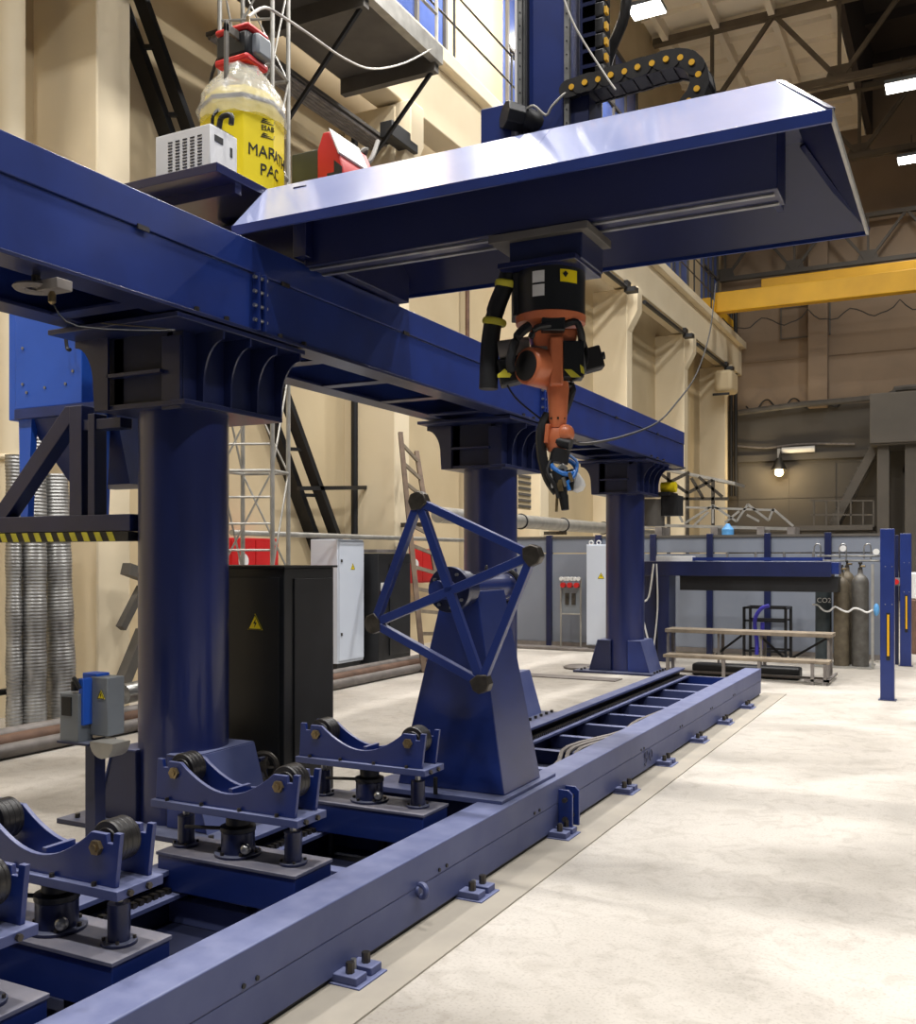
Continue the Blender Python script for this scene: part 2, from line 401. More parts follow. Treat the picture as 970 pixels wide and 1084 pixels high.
t = thing('runway_railing', 'thin dark railing on the crane runway beside the blue window', 'railing', (-7.8, 18, 10.1))
for k in range(10): MB().cyl((-7.78, 12.6+k*2.4, 10.1), (-7.78, 12.6+k*2.4, 11.3), .025, n=6).build('railing_post', 'black', t)
for z in (10.7, 11.25): MB().cyl((-7.78, 12.6, z), (-7.78, 34.4, z), .02, n=6).build('railing_bar', 'black', t)
t = thing('cable_tray', 'grey ribbed cable tray running along the left wall under the walkway', 'cable tray', (-8.2, 10, 8.2))
MB().box(-8.5, -8.1, 9.6, 15.5, 8.15, 8.2).build('tray', 'walk_steel', t)
b = MB()
for k in range(5): b.cyl((-8.44+k*.07, 9.6, 8.12), (-8.44+k*.07, 15.5, 8.12), .03, n=6)
b.build('cables', 'dust_metal', t)
t = thing('floodlight', 'small black floodlight fixed on the pilaster under the concrete runway', 'lamp', P(418, 150, X=-7.9))
q = P(424, 148, X=-7.85)
MB().box(q.x-.1, q.x+.12, q.y-.45, q.y+.35, q.z-.12, q.z+.12).build('housing', 'black', t, bevel=.01)
MB().cyl((q.x-.3, q.y, q.z), (q.x, q.y, q.z), .03).build('arm', 'black', t)

# pipes and conduits on the left wall
def pipe(name, pts, r, m, label, cat='pipe', n=12, smooth=1):
    return tag(MB().tube(pts, r, n=n, smooth=smooth).build(name, m), label, cat)
q = P(10, 200, X=-8.6)
t = thing('wall_pipe', 'thick cream vertical pipe with collar at the far left', 'pipe', (-8.6, q.y, 0))
MB().cyl((-8.6, q.y, 0), (-8.6, q.y, 10), .15, n=24).build('pipe_body', 'wall_pale', t)
for z in (2.6, 5.35): MB().ring((-8.6, q.y, z), (0,0,1), .16, .03, n=24).build('collar', 'wall_pale', t)
q = P(373, 480, X=-8.8); pipe('wall_conduit', [(-8.75, q.y, 0), (-8.75, q.y, 8.5)], .06, 'black', 'black vertical conduit on the wall left of the second pilaster')
pipe('wall_conduit', [(-8.75, q.y+.18, 0), (-8.75, q.y+.18, 8.5)], .045, 'steel', 'bright vertical conduit beside the black one on the left wall')
for u, lab in ((494, 'rusty vertical pipe on the wall above the middle of the girder'), (563, 'thin dark vertical conduit beside the first corbel'), (387, 'cream vertical pipe just left of the second pilaster')):
    q = P(u, 380, X=-8.8); pipe('wall_conduit', [(-8.78, q.y, 0), (-8.78, q.y, 8.6)], .045, 'rust_pipe' if u == 494 else ('dark_steel' if u == 563 else 'wall_pale'), lab)
q0 = P(245, 566, X=-7.9)
pipe('rail_pipe', [(-7.9, q0.y, 1.9), (-7.9, 16.6, 1.9)], .035, 'aluminium', 'long thin white horizontal pipe running above the cabinets along the left wall')
t = thing('insulated_pipe', 'silver insulated horizontal pipe with black bands behind the grey partition', 'pipe', (-7.5, 20, 2.2))
MB().cyl((-7.5, 13.9, 2.28), (-7.5, 27, 2.28), .13).build('pipe_body', 'aluminium', t)
for y in (13.6, 19.6, 25.6): MB().box(-8.02, -7.5, y-.03, y+.03, 2.08, 2.15).build('pipe_bracket', 'dark_steel', t)
for y in (15.2, 17.2, 19.4, 22): MB().ring((-7.5, y, 2.28), (0,1,0), .135, .018, n=24).build('band', 'black', t)
pipe('floor_pipe', [(-6.98, -.5, .08), (-6.98, 15.4, .08)], .075, 'rust_pipe', 'rusty brown pipe lying on the floor along the left wall, nearest the wall')
pipe('floor_pipe', [(-6.78, -.5, .06), (-6.78, 14.6, .06)], .06, 'dust_metal', 'pale dusty pipe lying on the floor beside the rusty pipe')
pipe('floor_pipe', [(-7.17, -.5, .1), (-7.17, 13.2, .1)], .07, 'dust_metal', 'grey pipe on the floor behind the rusty pipe')
q = P(50, 745, X=-7.9)
pipe('wall_hose', [(-7.95, 4, .35), (-7.95, 7.3, .35)], .03, 'black', 'thin black hose running low behind the silver flexible ducts')

# flexible ducts
def flex(u, v, ht, r, lean, label):
    q = P(u, v, Z=0)
    b = MB(); prof = []; n = int(ht/.016)
    for k in range(n+1): prof.append((r+(.003 if k % 2 else -.003)+.004*math.sin(k*.21), k*.016))
    o = MB(); o.lathe((q.x, q.y, 0), prof, n=28, axis=(lean[0], lean[1], 1))
    return tag(o.build('flexible_duct', 'galvanised'), label, 'duct', 'silver flexible ducts')
flex(15, 774, 2.55, .07, (-.01, 0.005), 'narrow silver flexible duct, leftmost of the three by the wall')
flex(35, 771, 3.1, .118, (-.01, .01), 'dusty silver flexible duct, middle of the three by the wall')
flex(66, 765, 2.4, .14, (-.03, -.02), 'bright silver flexible duct, right of the three by the wall')

# black steel stair with stringers leaning on the wall
t = thing('steel_stair', 'black steel stair with two leaning stringers against the left wall', 'stairs', P(355, 570, X=-7.6))
a0 = P(150, 0, X=-8.6); a1 = P(356, 570, X=-8.6); dd = (a1-a0).normalized()
a0 -= dd*1.5; a1 = a1+dd*((a1.z)/-dd.z)
MB().bar(a0, a1, .09, .16, up=(1,0,0)).build('stringer', 'black', t)
c0 = P(133, 20, X=-8.85); c1 = P(332, 570, X=-8.85); de = (c1-c0).normalized(); c0 -= de*1.2; c1 = c1+de*(c1.z/-de.z)
MB().bar(c0, c1, .1, .2, up=(1,0,0)).build('stringer', 'black', t)
for k in range(14):
    f = (k+.6)/14.5; pa = a0.lerp(a1, f); zt = pa.z; g = (zt-c0.z)/(c1.z-c0.z); pb = c0.lerp(c1, g)
    MB().bar(pa, pb, .05, .05).build('tread', 'black', t)
q = P(316, 517, X=-8.55); q2 = P(400, 516, X=-8.55)
MB().bar(q, q2, .06).build('handrail_arm', 'black', t)

# grey steel struts behind the first column (left)
t = thing('steel_strut_frame', 'dark grey angled steel frame against the wall behind the first column', 'frame', P(140, 720, X=-7.7))
pts = [P(140, 604, X=-7.7), P(152, 612, X=-7.7)]
MB().bar(P(133, 602, X=-7.7), P(165, 614, X=-7.7), .12).build('beam', 'walk_steel', t)
MB().bar(P(150, 622, X=-7.7), P(128, 665, X=-7.7), .08).build('beam', 'walk_steel', t)
MB().bar(P(152, 668, X=-7.7), P(130, 722, X=-7.7), .12).build('beam', 'walk_steel', t)
MB().cyl(P(130, 735, X=-7.3), P(160, 728, X=-7.3), .1).build('drum', 'steel', t)

# scaffold tower
t = thing('scaffold_tower', 'tall narrow aluminium scaffold tower standing by the left wall', 'scaffold', P(270, 700, Z=0))
cx, cy = P(270, 0, d=10.4).x, P(270, 0, d=10.4).y; hw = .27
legs = [(cx-hw*.9, cy-hw), (cx+hw, cy-hw*.2), (cx+hw*.7, cy+hw*1.2), (cx-hw*1.1, cy+hw*.6)]
for x, y in legs: MB().cyl((x, y, 0), (x, y, 9.6), .024, n=8).build('leg', 'aluminium', t)
for k in range(34):
    z = .3+k*.275
    (x0, y0), (x1, y1) = legs[0], legs[1]
    MB().cyl((x0, y0, z), (x1, y1, z), .014, n=6).build('rung', 'aluminium', t)
for k in range(9):
    z = .4+k*1.05
    for i in range(4):
        (x0, y0), (x1, y1) = legs[i], legs[(i+1) % 4]
        b = MB().cyl((x0, y0, z), (x1, y1, z), .018, n=6)
        b.cyl((x0, y0, z), (x1, y1, z+1.05), .011, n=6); b.build('brace', 'aluminium', t)

# red boxes on the wall
for u0, v0, u1, v1, lab in ((243, 571, 295, 604, 'red fire box on the wall behind the scaffold tower'), (431, 582, 462, 618, 'red fire box on the wall behind the wooden ladder')):
    a = P(u0, v0, X=-8.55); c = P(u1, v1, X=-8.55)
    t = thing('fire_box', lab, 'box', ((-8.55), (a.y+c.y)/2, c.z))
    zt, zb = max(a.z, c.z), min(a.z, c.z)
    if u0 == 243: zt, zb = 1.86, 1.2
    else: zt, zb = 1.75, 1.15
    MB().box(-8.945, -8.55, a.y, c.y, zb, zt).build('body', 'red', t, bevel=.01)
    ym = (a.y+c.y)/2
    MB().box(-8.55, -8.535, a.y+.03, ym-.01, zb+.03, zt-.03).build('door', 'red', t)
    MB().box(-8.55, -8.535, ym+.01, c.y-.03, zb+.03, zt-.03).build('door', 'red', t)
    MB().cyl((-8.54, a.y+(c.y-a.y)*.25, (zt+zb)/2+.02), (-8.525, a.y+(c.y-a.y)*.25, (zt+zb)/2+.02), .1, n=20).build('dial', 'white', t)
# stand carrying near fire box is the wall itself

# wooden ladder
t = thing('wooden_ladder', 'worn wooden ladder leaning against the left wall behind the positioner', 'ladder', P(449, 710, Z=0))
l0 = P(449, 712, Z=0); l1 = P(424, 458, X=-7.75); r0 = P(478, 708, Z=0); r1 = P(441, 478, X=-7.75)
MB().bar(l0, l1, .07, .05).build('rail', 'wood', t); MB().bar(r0, r1, .07, .05).build('rail', 'wood', t)
for k in range(11):
    f = .06+k*.089
    MB().bar(l0.lerp(l1, f), r0.lerp(r1, f), .035, .05).build('rung', 'bench_wood', t)

# louvre grille on pilaster
q0 = P(547, 500, X=-7.98); q1 = P(562, 540, X=-7.98)
b = MB()
t = thing('wall_louvre', 'dark slatted vent grille on the wall beside the middle column', 'vent', (-7.97, q0.y, q1.z))
MB().box(-8.0, -7.97, q0.y, q1.y, q1.z, q0.z).build('frame', 'wall', t)
for k in range(6):
    z = q1.z+(k+.5)*(q0.z-q1.z)/6
    b.bar((-7.96, q0.y+.06, z), (-7.96, q1.y-.06, z), .03, .05)
b.build('slats', 'walk_steel', t)

# ============================================================ GANTRY COLUMNS
XC = -4.25; COLS = (4.605, 8.985, 13.4); ZCAP = 2.93
def support_column(y, label):
    t = thing('support_column', label, 'column', (XC, y, 0), 'blue gantry columns')
    R = .268
    MB().cyl((XC, y, .03), (XC, y, ZCAP-.02), R, n=64).build('shaft', 'column_blue', t)
    MB().box(XC-.62, XC+.62, y-.42, y+.42, 0, .03).build('base_plate', 'navy', t, bevel=.004)
    for sx in (-1, 1):     # boxed gussets at the foot
        x0 = XC+sx*.12; xb = XC+sx*.43; xt = XC+sx*.305; ya, yb = y-.275, y+.275
        p = [(x0, ya, .03), (xb, ya, .03), (xb, yb, .03), (x0, yb, .03), (x0, ya, .45), (xt, ya, .45), (xt, yb, .45), (x0, yb, .45)]
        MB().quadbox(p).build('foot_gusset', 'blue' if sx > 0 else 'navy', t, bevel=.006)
        e = .006*sx
        MB().quadbox([(xb, ya-.01, .03), (xb+e, ya-.01, .03), (xb+e, yb+.01, .03), (xb, yb+.01, .03), (xt, ya-.01, .45), (xt+e, ya-.01, .45), (xt+e, yb+.01, .45), (xt, yb+.01, .45)]).build('gusset_cover', 'dusty_blue', t)
        MB().quadbox([(x0, ya, .45), (xt, ya-.01, .45), (xt, yb+.01, .45), (x0, yb, .45), (x0, ya, .457), (xt, ya-.01, .457), (xt, yb+.01, .457), (x0, yb, .457)]).build('gusset_cover', 'dusty_blue', t)
    for k in range(6):
        for sx in (-1, 1): 
            bx = XC+sx*.52; by = y-.35+k*.14
            MB().cyl((bx, by, .03), (bx, by, .055), .016, n=6).build('anchor_bolt', 'dark_steel', t)
    # capital
    MB().box(-4.78, -3.78, y-.56, y+.6, ZCAP-.03, ZCAP).build('cap_plate', 'navy', t, bevel=.004)
    MB().box(-4.06, -3.98, y-.3, y+.55, 2.50, ZCAP-.03).build('cap_web', 'navy', t, bevel=.003)
    MB().box(-4.52, -4.44, y-.3, y+.55, 2.50, ZCAP-.03).build('cap_web', 'navy', t, bevel=.003)
    MB().box(-4.62, -3.93, y-.34, y+.56, 2.47, 2.5).build('cap_ring', 'navy', t, bevel=.003)
    def fin(yf, sx):
        xi = XC+sx*.27; xe = XC+sx*.47; xb_ = XC+sx*.32
        pts = [(xi, yf, ZCAP-.03), (xe, yf, ZCAP-.03), (xe, yf, ZCAP-.08)]
        for j in range(1, 8):
            a = j/8*PI/2; pts.append((xe-sx*(.15*math.sin(a)), yf, ZCAP-.08-.26*(1-math.cos(a))))
        pts += [(xb_, yf, 2.5), (xi, yf, 2.5)]
        MB().prism(pts, (0, .014, 0)).build('fin', 'navy', t)
    for dy in (-.19, .05, .3, .54):
        fin(y+dy, 1); fin(y+dy, -1)
    # near face compartment beside the shaft on the wall side, closed by a cross rib
    sp = [(-4.51, y-.36, 2.47), (-4.51, y-.36, ZCAP-.03), (-4.78, y-.36, ZCAP-.03), (-4.78, y-.36, ZCAP-.07)]
    for j in range(1, 9):
        a = j/8*PI/2; sp.append((-4.78+.15*math.sin(a), y-.36, ZCAP-.07-.24*(1-math.cos(a))))
    sp.append((-4.62, y-.36, 2.47))
    MB().prism(sp, (0, .015, 0)).build('cap_side_plate', 'navy', t)
    MB().box(-4.60, -4.1, y-.30, y-.288, 2.50, ZCAP-.03).build('cap_back_web', 'pan_dark', t)
    MB().box(-4.52, -4.1, y-.36, y-.30, 2.66, 2.68).build('cap_rib', 'navy', t)
    MB().box(-4.12, -3.98, y-.325, y-.305, 2.45, ZCAP-.06).build('cap_face_plate', 'navy', t, bevel=.003)
    return t
support_column(COLS[0], 'thick blue round column nearest the camera, carrying the girder')
support_column(COLS[1], 'blue round column in the middle, behind the tapered positioner stand')
support_column(COLS[2], 'farthest blue round column, at the far end of the girder')

# ============================================================ GIRDER
X0, X1 = -4.655, -3.8; Y0, Y1 = .9, 14.87; ZB, ZT = 2.94, 3.49
t = thing('gantry_girder', 'long blue box girder running overhead on the three columns', 'girder', (XC, 8, ZB))
MB().box(X1-.02, X1, Y0, Y1, ZB+.02, 3.30).build('web_plate', 'blue', t, bevel=.003)
MB().box(X0, X0+.02, Y0, Y1, ZB+.02, 3.30).build('web_plate', 'blue', t, bevel=.003)
MB().box(X0-.01, X1+.012, Y0, Y1, 3.305, ZT).build('rail_cover', 'blue', t, bevel=.004)
MB().box(X1-.16, X1+.03, Y0, Y1, ZB, ZB+.02).build('bottom_flange', 'navy', t, bevel=.002)
MB().box(X0-.03, X0+.16, Y0, Y1, ZB, ZB+.02).build('bottom_flange', 'navy', t, bevel=.002)
for k in range(17): 
    y = Y0+.35+k*.86; MB().box(X0+.1, X1-.1, y, y+.12, ZB+.003, ZB+.016).build('cross_strap', 'navy', t)
MB().box(X0, X1, Y1, Y1+.015, ZB-.01, ZT-.02).build('end_plate', 'blue', t, bevel=.003)
for y in (4.74, 9.25):     # bolted joints
    for s in (-.03, .03):
        MB().box(X1, X1+.05, y+s-.009, y+s+.009, ZB+.02, 3.30).build('joint_flange', 'blue', t, bevel=.002)
    for k in range(4):
        MB().cyl((X1+.028, y-.06, ZB+.08+k*.085), (X1+.028, y+.06, ZB+.08+k*.085), .012, n=8).build('joint_bolt', 'steel', t)
for y in (4.2, 4.45, 4.95, 5.2, 8.75, 9.0, 9.5, 9.7, 13.1, 13.4, 13.7):
    MB().cyl((X1+.015, y, ZB+.02), (X1+.015, y, ZB+.045), .016, n=6).build('flange_bolt', 'dark_steel', t)
for y in (2.2, 3.8, 5.0, 6.5, 8.1, 9.8, 11.6, 13.4):
    MB().box(X1+.012, X1+.022, y-.04, y+.04, 3.29, 3.315).build('cover_clip', 'dark_steel', t)
# pipe fitting under the girder
t = thing('pipe_fitting', 'grey metal flange fitting hanging under the girder at the left', 'fitting', P(42, 305, Z=2.9))
q = P(38, 305, Z=2.88)
MB().ring((q.x, q.y, q.z), (0,0,1), .075, .03, squash=.5).build('flange_ring', 'dust_metal', t)
MB().box(q.x+.05, q.x+.19, q.y-.04, q.y+.05, q.z-.03, q.z+.02).build('bracket', 'dust_metal', t, bevel=.004)
MB().lathe((q.x+.11, q.y, q.z-.09), [(.008,0),(.018,.01),(.018,.045),(.01,.06)], n=10).build('nozzle', 'brass', t)
MB().cyl((q.x, q.y, q.z), (q.x, q.y, ZB), .02, n=8).build('stem', 'dark_steel', t)
a = P(50, 325, Z=2.85)
tag(MB().tube([(q.x+.11, q.y, q.z-.08), (q.x+.17, q.y+.1, 2.7), (q.x+.4, q.y+.5, 2.74), (-4.3, 4.0, 2.91)], .004, n=6).build('cable', 'black'), 'thin black cable looping from the grey fitting to the first column', 'cable')

# cantilever bracket platforms behind the column
def bar_frame(y, lab):
    t = thing('cantilever_bracket', lab, 'bracket', (-5.2, y, 1.72), 'striped cantilever brackets')
    MB().box(-5.9, -4.53, y-.06, y+.06, 1.76, 1.865).build('bottom_bar', 'navy', t, bevel=.004)
    MB().prism([(-5.82, y-.05, 1.86), (-5.66, y-.05, 1.86), (-4.95, y-.05, 2.56), (-5.1, y-.05, 2.56)], (0, .1, 0)).build('diagonal_bar', 'navy', t, bevel=.004)
    MB().box(-5.06, -4.95, y-.053, y+.053, 1.862, 2.558).build('upright', 'navy', t, bevel=.004)
    MB().box(-4.9, -4.84, y-.05, y+.05, 1.86, 2.5).build('upright', 'navy', t, bevel=.004)
    MB().box(-5.0, -4.63, y-.04, y+.06, 2.40, 2.465).build('top_bar', 'navy', t, bevel=.004)
    MB().box(-5.92, -4.53, y-.075, y+.075, 1.70, 1.757).build('striped_edge', 'black', t)
    b = MB()
    for k in range(13):
        x = -5.9+k*.108
        if x < -4.64: b.prism([(x, y-.076, 1.757), (x+.05, y-.076, 1.757), (x+.08, y-.076, 1.70), (x+.03, y-.076, 1.70)], (0, -.002, 0))
    b.build('hazard_stripes', 'stripe_yellow', t)
bar_frame(4.5, 'navy triangular bracket with yellow and black striped edge, left of first column')
tag(MB().box(-5.95, -4.85, 4.57, 5.5, 1.80, 1.86).build('equipment_platform', 'navy', bevel=.004), 'flat navy platform under the bright blue filter unit', 'platform')

# dust filter unit on platform
t = thing('dust_filter_unit', 'bright blue dust filter unit with hopper and legs behind the first column', 'filter unit', (-5.4, 5.2, 1.86))
MB().box(-5.9, -5.25, 4.72, 5.5, 2.63, 3.4).build('body', 'cobalt', t, bevel=.006)
MB().box(-5.98, -5.905, 4.73, 5.46, 2.56, 3.36).build('side_door', 'cobalt', t, bevel=.006)
MB().box(-5.9, -5.0, 4.71, 5.52, 2.56, 2.63).build('body_frame', 'cobalt_dark', t, bevel=.004)
MB().quadbox([(-5.6, 4.95, 2.1), (-5.05, 4.95, 2.1), (-5.05, 5.35, 2.1), (-5.6, 5.35, 2.1), (-5.84, 4.76, 2.56), (-4.98, 4.76, 2.56), (-4.98, 5.46, 2.56), (-5.84, 5.46, 2.56)]).build('hopper', 'cobalt_dark', t)
for x, y in ((-5.83, 4.74), (-5.13, 4.74), (-5.83, 5.42), (-5.13, 5.42)):
    MB().quadbox([(x-.04, y, 1.86), (x+.03, y, 1.86), (x+.03, y+.05, 1.86), (x-.04, y+.05, 1.86), (x-.06, y, 2.56), (x+.07, y, 2.56), (x+.07, y+.05, 2.56), (x-.06, y+.05, 2.56)]).build('leg', 'cobalt', t)
b = MB()
for x, z in ((-5.82, 3.3), (-5.82, 3.05), (-5.82, 2.8), (-5.78, 2.74), (-5.6, 2.76), (-5.4, 2.77), (-5.33, 2.85)): b.cyl((x, 4.72, z), (x, 4.71, z), .01, n=8)
b.build('screws', 'steel', t)
MB().tube([(-5.33, 4.7, 3.1), (-5.33, 4.66, 3.08), (-5.32, 4.66, 2.99), (-5.29, 4.66, 2.98)], .012, n=6).build('hook', 'black', t)

# hoist thing behind the third column
t = thing('wire_hoist', 'small yellow motor on a striped ledge behind the farthest column', 'hoist', P(705, 525, Y=14.6))
q = P(707, 521, Y=14.6)
MB().box(q.x-.7, q.x+.05, q.y-.1, q.y+.4, q.z-.05, q.z).build('ledge', 'black', t)
MB().cyl((q.x-.12, q.y+.1, q.z+.08), (q.x+.1, q.y+.1, q.z+.08), .08).build('motor', 'yellow', t)
MB().cyl((q.x-.3, q.y+.1, q.z-.5), (q.x-.3, q.y+.1, q.z-.1), .22).build('drum', 'walk_steel', t)
MB().box(q.x-.1, q.x+.16, q.y, q.y+.3, q.z-.35, q.z-.05).build('bracket', 'black', t)
MB().box(q.x-.65, q.x-.55, q.y, q.y+.1, q.z, ZB).build('hanger', 'navy', t)

# ============================================================ PLATFORM + CARRIAGE + CANOPY
t = thing('equipment_carriage', 'dark blue carriage on the girder with a flat platform for equipment', 'carriage', (-4.4, 5.6, 3.5))
MB().box(-4.72, -3.9, 5.45, 6.6, 3.5, 3.94).build('carriage_body', 'canopy_under', t, bevel=.005)
MB().box(-5.7, -4.075, 4.70, 6.7, 3.965, 4.02).build('platform_plate', 'canopy_under', t, bevel=.003)
for k in range(3): MB().box(-5.6, -4.1, 4.9+k*.7, 4.96+k*.7, 3.9, 3.965).build('platform_rib', 'canopy_under', t)

YF, YB, YR1, YR2 = 4.69, 6.52, 5.20, 6.02; ZR, ZK = 3.60, 4.02; XL, XR = -3.95, -.53
t = thing('canopy', 'long glossy blue sheet metal canopy cantilevered over the welding robot', 'canopy', (-2.2, 5.6, ZR))
th = .012
A = lambda x, y, z: Vector((x, y, z))
panel_gap = -2.08
def slab(pts, n, m, name='panel', tt=th):
    return MB().prism(pts, Vector(n).normalized()*(-tt)).build(name, m, t)
nf = Vector((0, -(ZK-ZR), YR1-YF))
slab([A(XL, YF, ZR), A(panel_gap, YF, ZR), A(panel_gap, YR1, ZK), A(XL-.14, YR1, ZK)], nf, 'canopy_sheen', 'front_panel')
slab([A(panel_gap+.003, YF, ZR), A(XR, YF, ZR), A(XR-.30, YR1, ZK), A(panel_gap+.003, YR1, ZK)], nf, 'canopy_sheen', 'front_panel')
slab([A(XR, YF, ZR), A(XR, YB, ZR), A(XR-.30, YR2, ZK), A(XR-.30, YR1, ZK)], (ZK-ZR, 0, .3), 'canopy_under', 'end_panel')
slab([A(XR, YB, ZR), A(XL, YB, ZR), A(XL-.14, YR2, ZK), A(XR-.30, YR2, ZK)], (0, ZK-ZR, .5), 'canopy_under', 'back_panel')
# top with an opening for the mast
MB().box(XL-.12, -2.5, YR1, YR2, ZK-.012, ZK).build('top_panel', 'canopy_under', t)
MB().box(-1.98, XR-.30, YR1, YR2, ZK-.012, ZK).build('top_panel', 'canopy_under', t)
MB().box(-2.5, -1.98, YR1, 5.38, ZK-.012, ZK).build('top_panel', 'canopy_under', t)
# rim lip
MB().box(XL, XR, YF-.004, YF+.012, ZR-.055, ZR+.004).build('rim_lip', 'blue', t, bevel=.002)
MB().box(XR-.012, XR+.004, YF, YB, ZR-.03, ZR+.004).build('rim_lip', 'aluminium', t)
MB().box(XL, XR, YB-.012, YB+.004, ZR-.03, ZR+.004).build('rim_lip', 'blue', t)
for x0, y0, x1, y1 in ((XR, YF, XR-.3, YR1), (XR, YB, XR-.3, YR2)):
    MB().bar((x0-.01, y0+.02, ZR), (x1-.01, y1, ZK-.02), .035).build('corner_rib', 'canopy_under', t)
MB().box(XR-.5, XR-.46, 5.4, 6.3, 3.72, 3.98).build('inner_bracket', 'canopy_under', t)

t = thing('robot_crossbeam', 'dark blue box beam under the canopy that carries the robot mount', 'beam', (-2.3, 5.3, 3.46))
MB().box(-3.76, -.845, 5.17, 5.43, 3.46, 3.95).build('beam_body', 'canopy_under', t, bevel=.006)
MB().box(-3.76, -.87, 5.22, 5.25, 3.45, 3.462).build('linear_rail', 'steel', t)
MB().box(-3.76, -.87, 5.36, 5.39, 3.45, 3.462).build('linear_rail', 'steel', t)
MB().box(-3.8, -3.7, 5.1, 6.4, 3.5, 3.95).build('mounting_flange', 'canopy_under', t, bevel=.004)

# ============================================================ MAST + CHAIN + MOTOR
t = thing('lift_mast', 'tall blue vertical mast rising behind the canopy with linear rails', 'mast', (-2.25, 5.6, 3.5))
mx0, mx1 = P(556, 50, Y=5.46).x, P(600, 50, Y=5.46).x
MB().box(mx0, mx1, 5.46, 5.72, 3.5, 6.6).build('mast_body', 'blue', t, bevel=.004)
MB().box(mx0-.05, mx0-.036, 5.42, 5.46, 3.6, 6.6).build('bright_strip', 'white', t)
MB().box(mx0-.035, mx0+.012, 5.43, 5.46, 3.6, 6.6).build('linear_rail', 'steel', t, bevel=.002)
MB().box(mx0+.012, mx0+.028, 5.425, 5.46, 3.6, 6.6).build('gear_rack', 'black', t)
MB().box(mx0-.004, mx0+.0, 5.42, 5.46, 3.6, 6.6).build('rail_seam', 'black', t)
MB().box(mx1-.005, mx1+.028, 5.43, 5.46, 3.6, 6.6).build('linear_rail', 'steel', t, bevel=.002)
MB().box(mx1+.03, mx1+.13, 5.6, 5.72, 3.6, 6.6).build('side_channel', 'navy', t, bevel=.004)
b = MB()
for k in range(34): 
    for x in (mx0-.02, mx1+.012): b.cyl((x, 5.429, 3.9+k*.08), (x, 5.426, 3.9+k*.08), .005, n=6)
b.build('rail_screws', 'black', t)

def chain_link(c, dirv, parent, w=.16, h=.105, L=.088, k=0):
    c = Vector(c); d = Vector(dirv).normalized(); up = d.cross(Vector((0,1,0))).normalized(); 
    b = MB()
    for s in (-1, 1):
        y = c.y+s*(w/2+.006*(k % 2))
        pts = []
        for j in range(9):
            a = -PI/2+PI*j/8; pts.append(c+d*(L*.32+h/2*math.cos(a))+up*(h/2*math.sin(a)))
        for j in range(9):
            a = PI/2+PI*j/8; pts.append(c+d*(-L*.32+h/2*math.cos(a))+up*(h/2*math.sin(a)))
        pts = [Vector((p.x, y-.008, p.z)) for p in pts]
        b.prism(pts, (0, .016, 0))
    a0 = c-d*L*.4; a1 = c+d*L*.4
    for s in (-1, 1):
        o = up*s*h*.42
        b.bar(Vector(a0)+o, Vector(a1)+o, w, .006, up=up) if abs(up.z) > .1 else b.bar(Vector(a0)+o, Vector(a1)+o, w, .006, up=up)
    l = b.build('link', 'rubber', parent)
    yy = c.y-w/2-.008-.006*(k % 2)
    MB().cyl((c.x, yy+.004, c.z), (c.x, yy-.008, c.z), .017, n=14).build('link_pin', 'crane_yellow', l)
t = thing('cable_chain', 'black cable carrier chain with yellow pins looping over the canopy top', 'cable chain', (-1.7, 5.5, 4.0))
dots = [(606, 93), (620.2, 88.6), (634, 85), (647.7, 80.7), (662, 76.7), (676, 72.5), (691, 68), (706, 64), (721, 62), (733.3, 67.3), (740, 79.7), (738.6, 95.3), (730, 108)]
pp = [P(u, v, Y=5.42) for u, v in dots]
for p in pp: p.y = 5.50
for i, p in enumerate(pp):
    d = pp[min(i+1, len(pp)-1)]-pp[max(i-1, 0)]; chain_link(p, d, t, k=i)
t = thing('vertical_cable_chain', 'black cable carrier chain hanging vertically beside the blue mast', 'cable chain', (-1.9, 5.6, 4.0))
vx = P(634, 40, Y=5.7).x
for k in range(24):
    z = 4.35+k*.093
    l = MB().box(vx-.075, vx+.068, 5.60, 5.72, z, z+.086).build('link', 'rubber', t, bevel=.008)
    MB().box(vx+.068, vx+.084, 5.6, 5.64, z+.01, z+.05).build('link_pin', 'crane_yellow', l)
q = P(665, 10, Y=5.8)
tag(MB().tube([(q.x-.12, 5.8, 5.4), (q.x-.02, 5.8, 5.1), (q.x-.02, 5.8, 4.9), (q.x-.1, 5.8, 4.72), (q.x-.14, 5.8, 4.6)], .035, n=10).build('corrugated_hose', 'rubber'), 'thick black hose right of the vertical cable chain', 'hose')

t = thing('servo_motor', 'black servo motor with grey end cap left of the mast', 'motor', P(545, 125, Y=5.5))
a = P(532, 122, Y=5.35); c = P(580, 140, Y=5.5)
MB().cyl(P(534, 121, Y=5.34), P(552, 126, Y=5.42), .085, .08, n=8).build('end_cap', 'black_gloss', t, bevel=.006)
MB().cyl(P(550, 125, Y=5.42), P(590, 140, Y=5.6), .075, n=16).build('motor_body', 'black', t)
MB().box(-2.62, -2.42, 5.4, 5.6, 4.02, 4.32).build('motor_bracket', 'blue', t, bevel=.005)
tag(MB().tube([P(555, 118, Y=5.4), P(565, 112, Y=5.38), P(578, 122, Y=5.4), P(585, 112, Y=5.4), P(600, 98, Y=5.42), P(606, 100, Y=5.45)], .008, n=6).build('motor_cable', 'cable_white'), 'tangled pale cable looping from the motor to the mast', 'cable')
tag(MB().box(P(598, 105, Y=5.5).x, P(626, 105, Y=5.5).x, 5.46, 5.62, 4.02, 4.37).build('chain_bracket', 'navy', bevel=.006), 'navy bracket box at the foot of the mast under the chain', 'bracket')
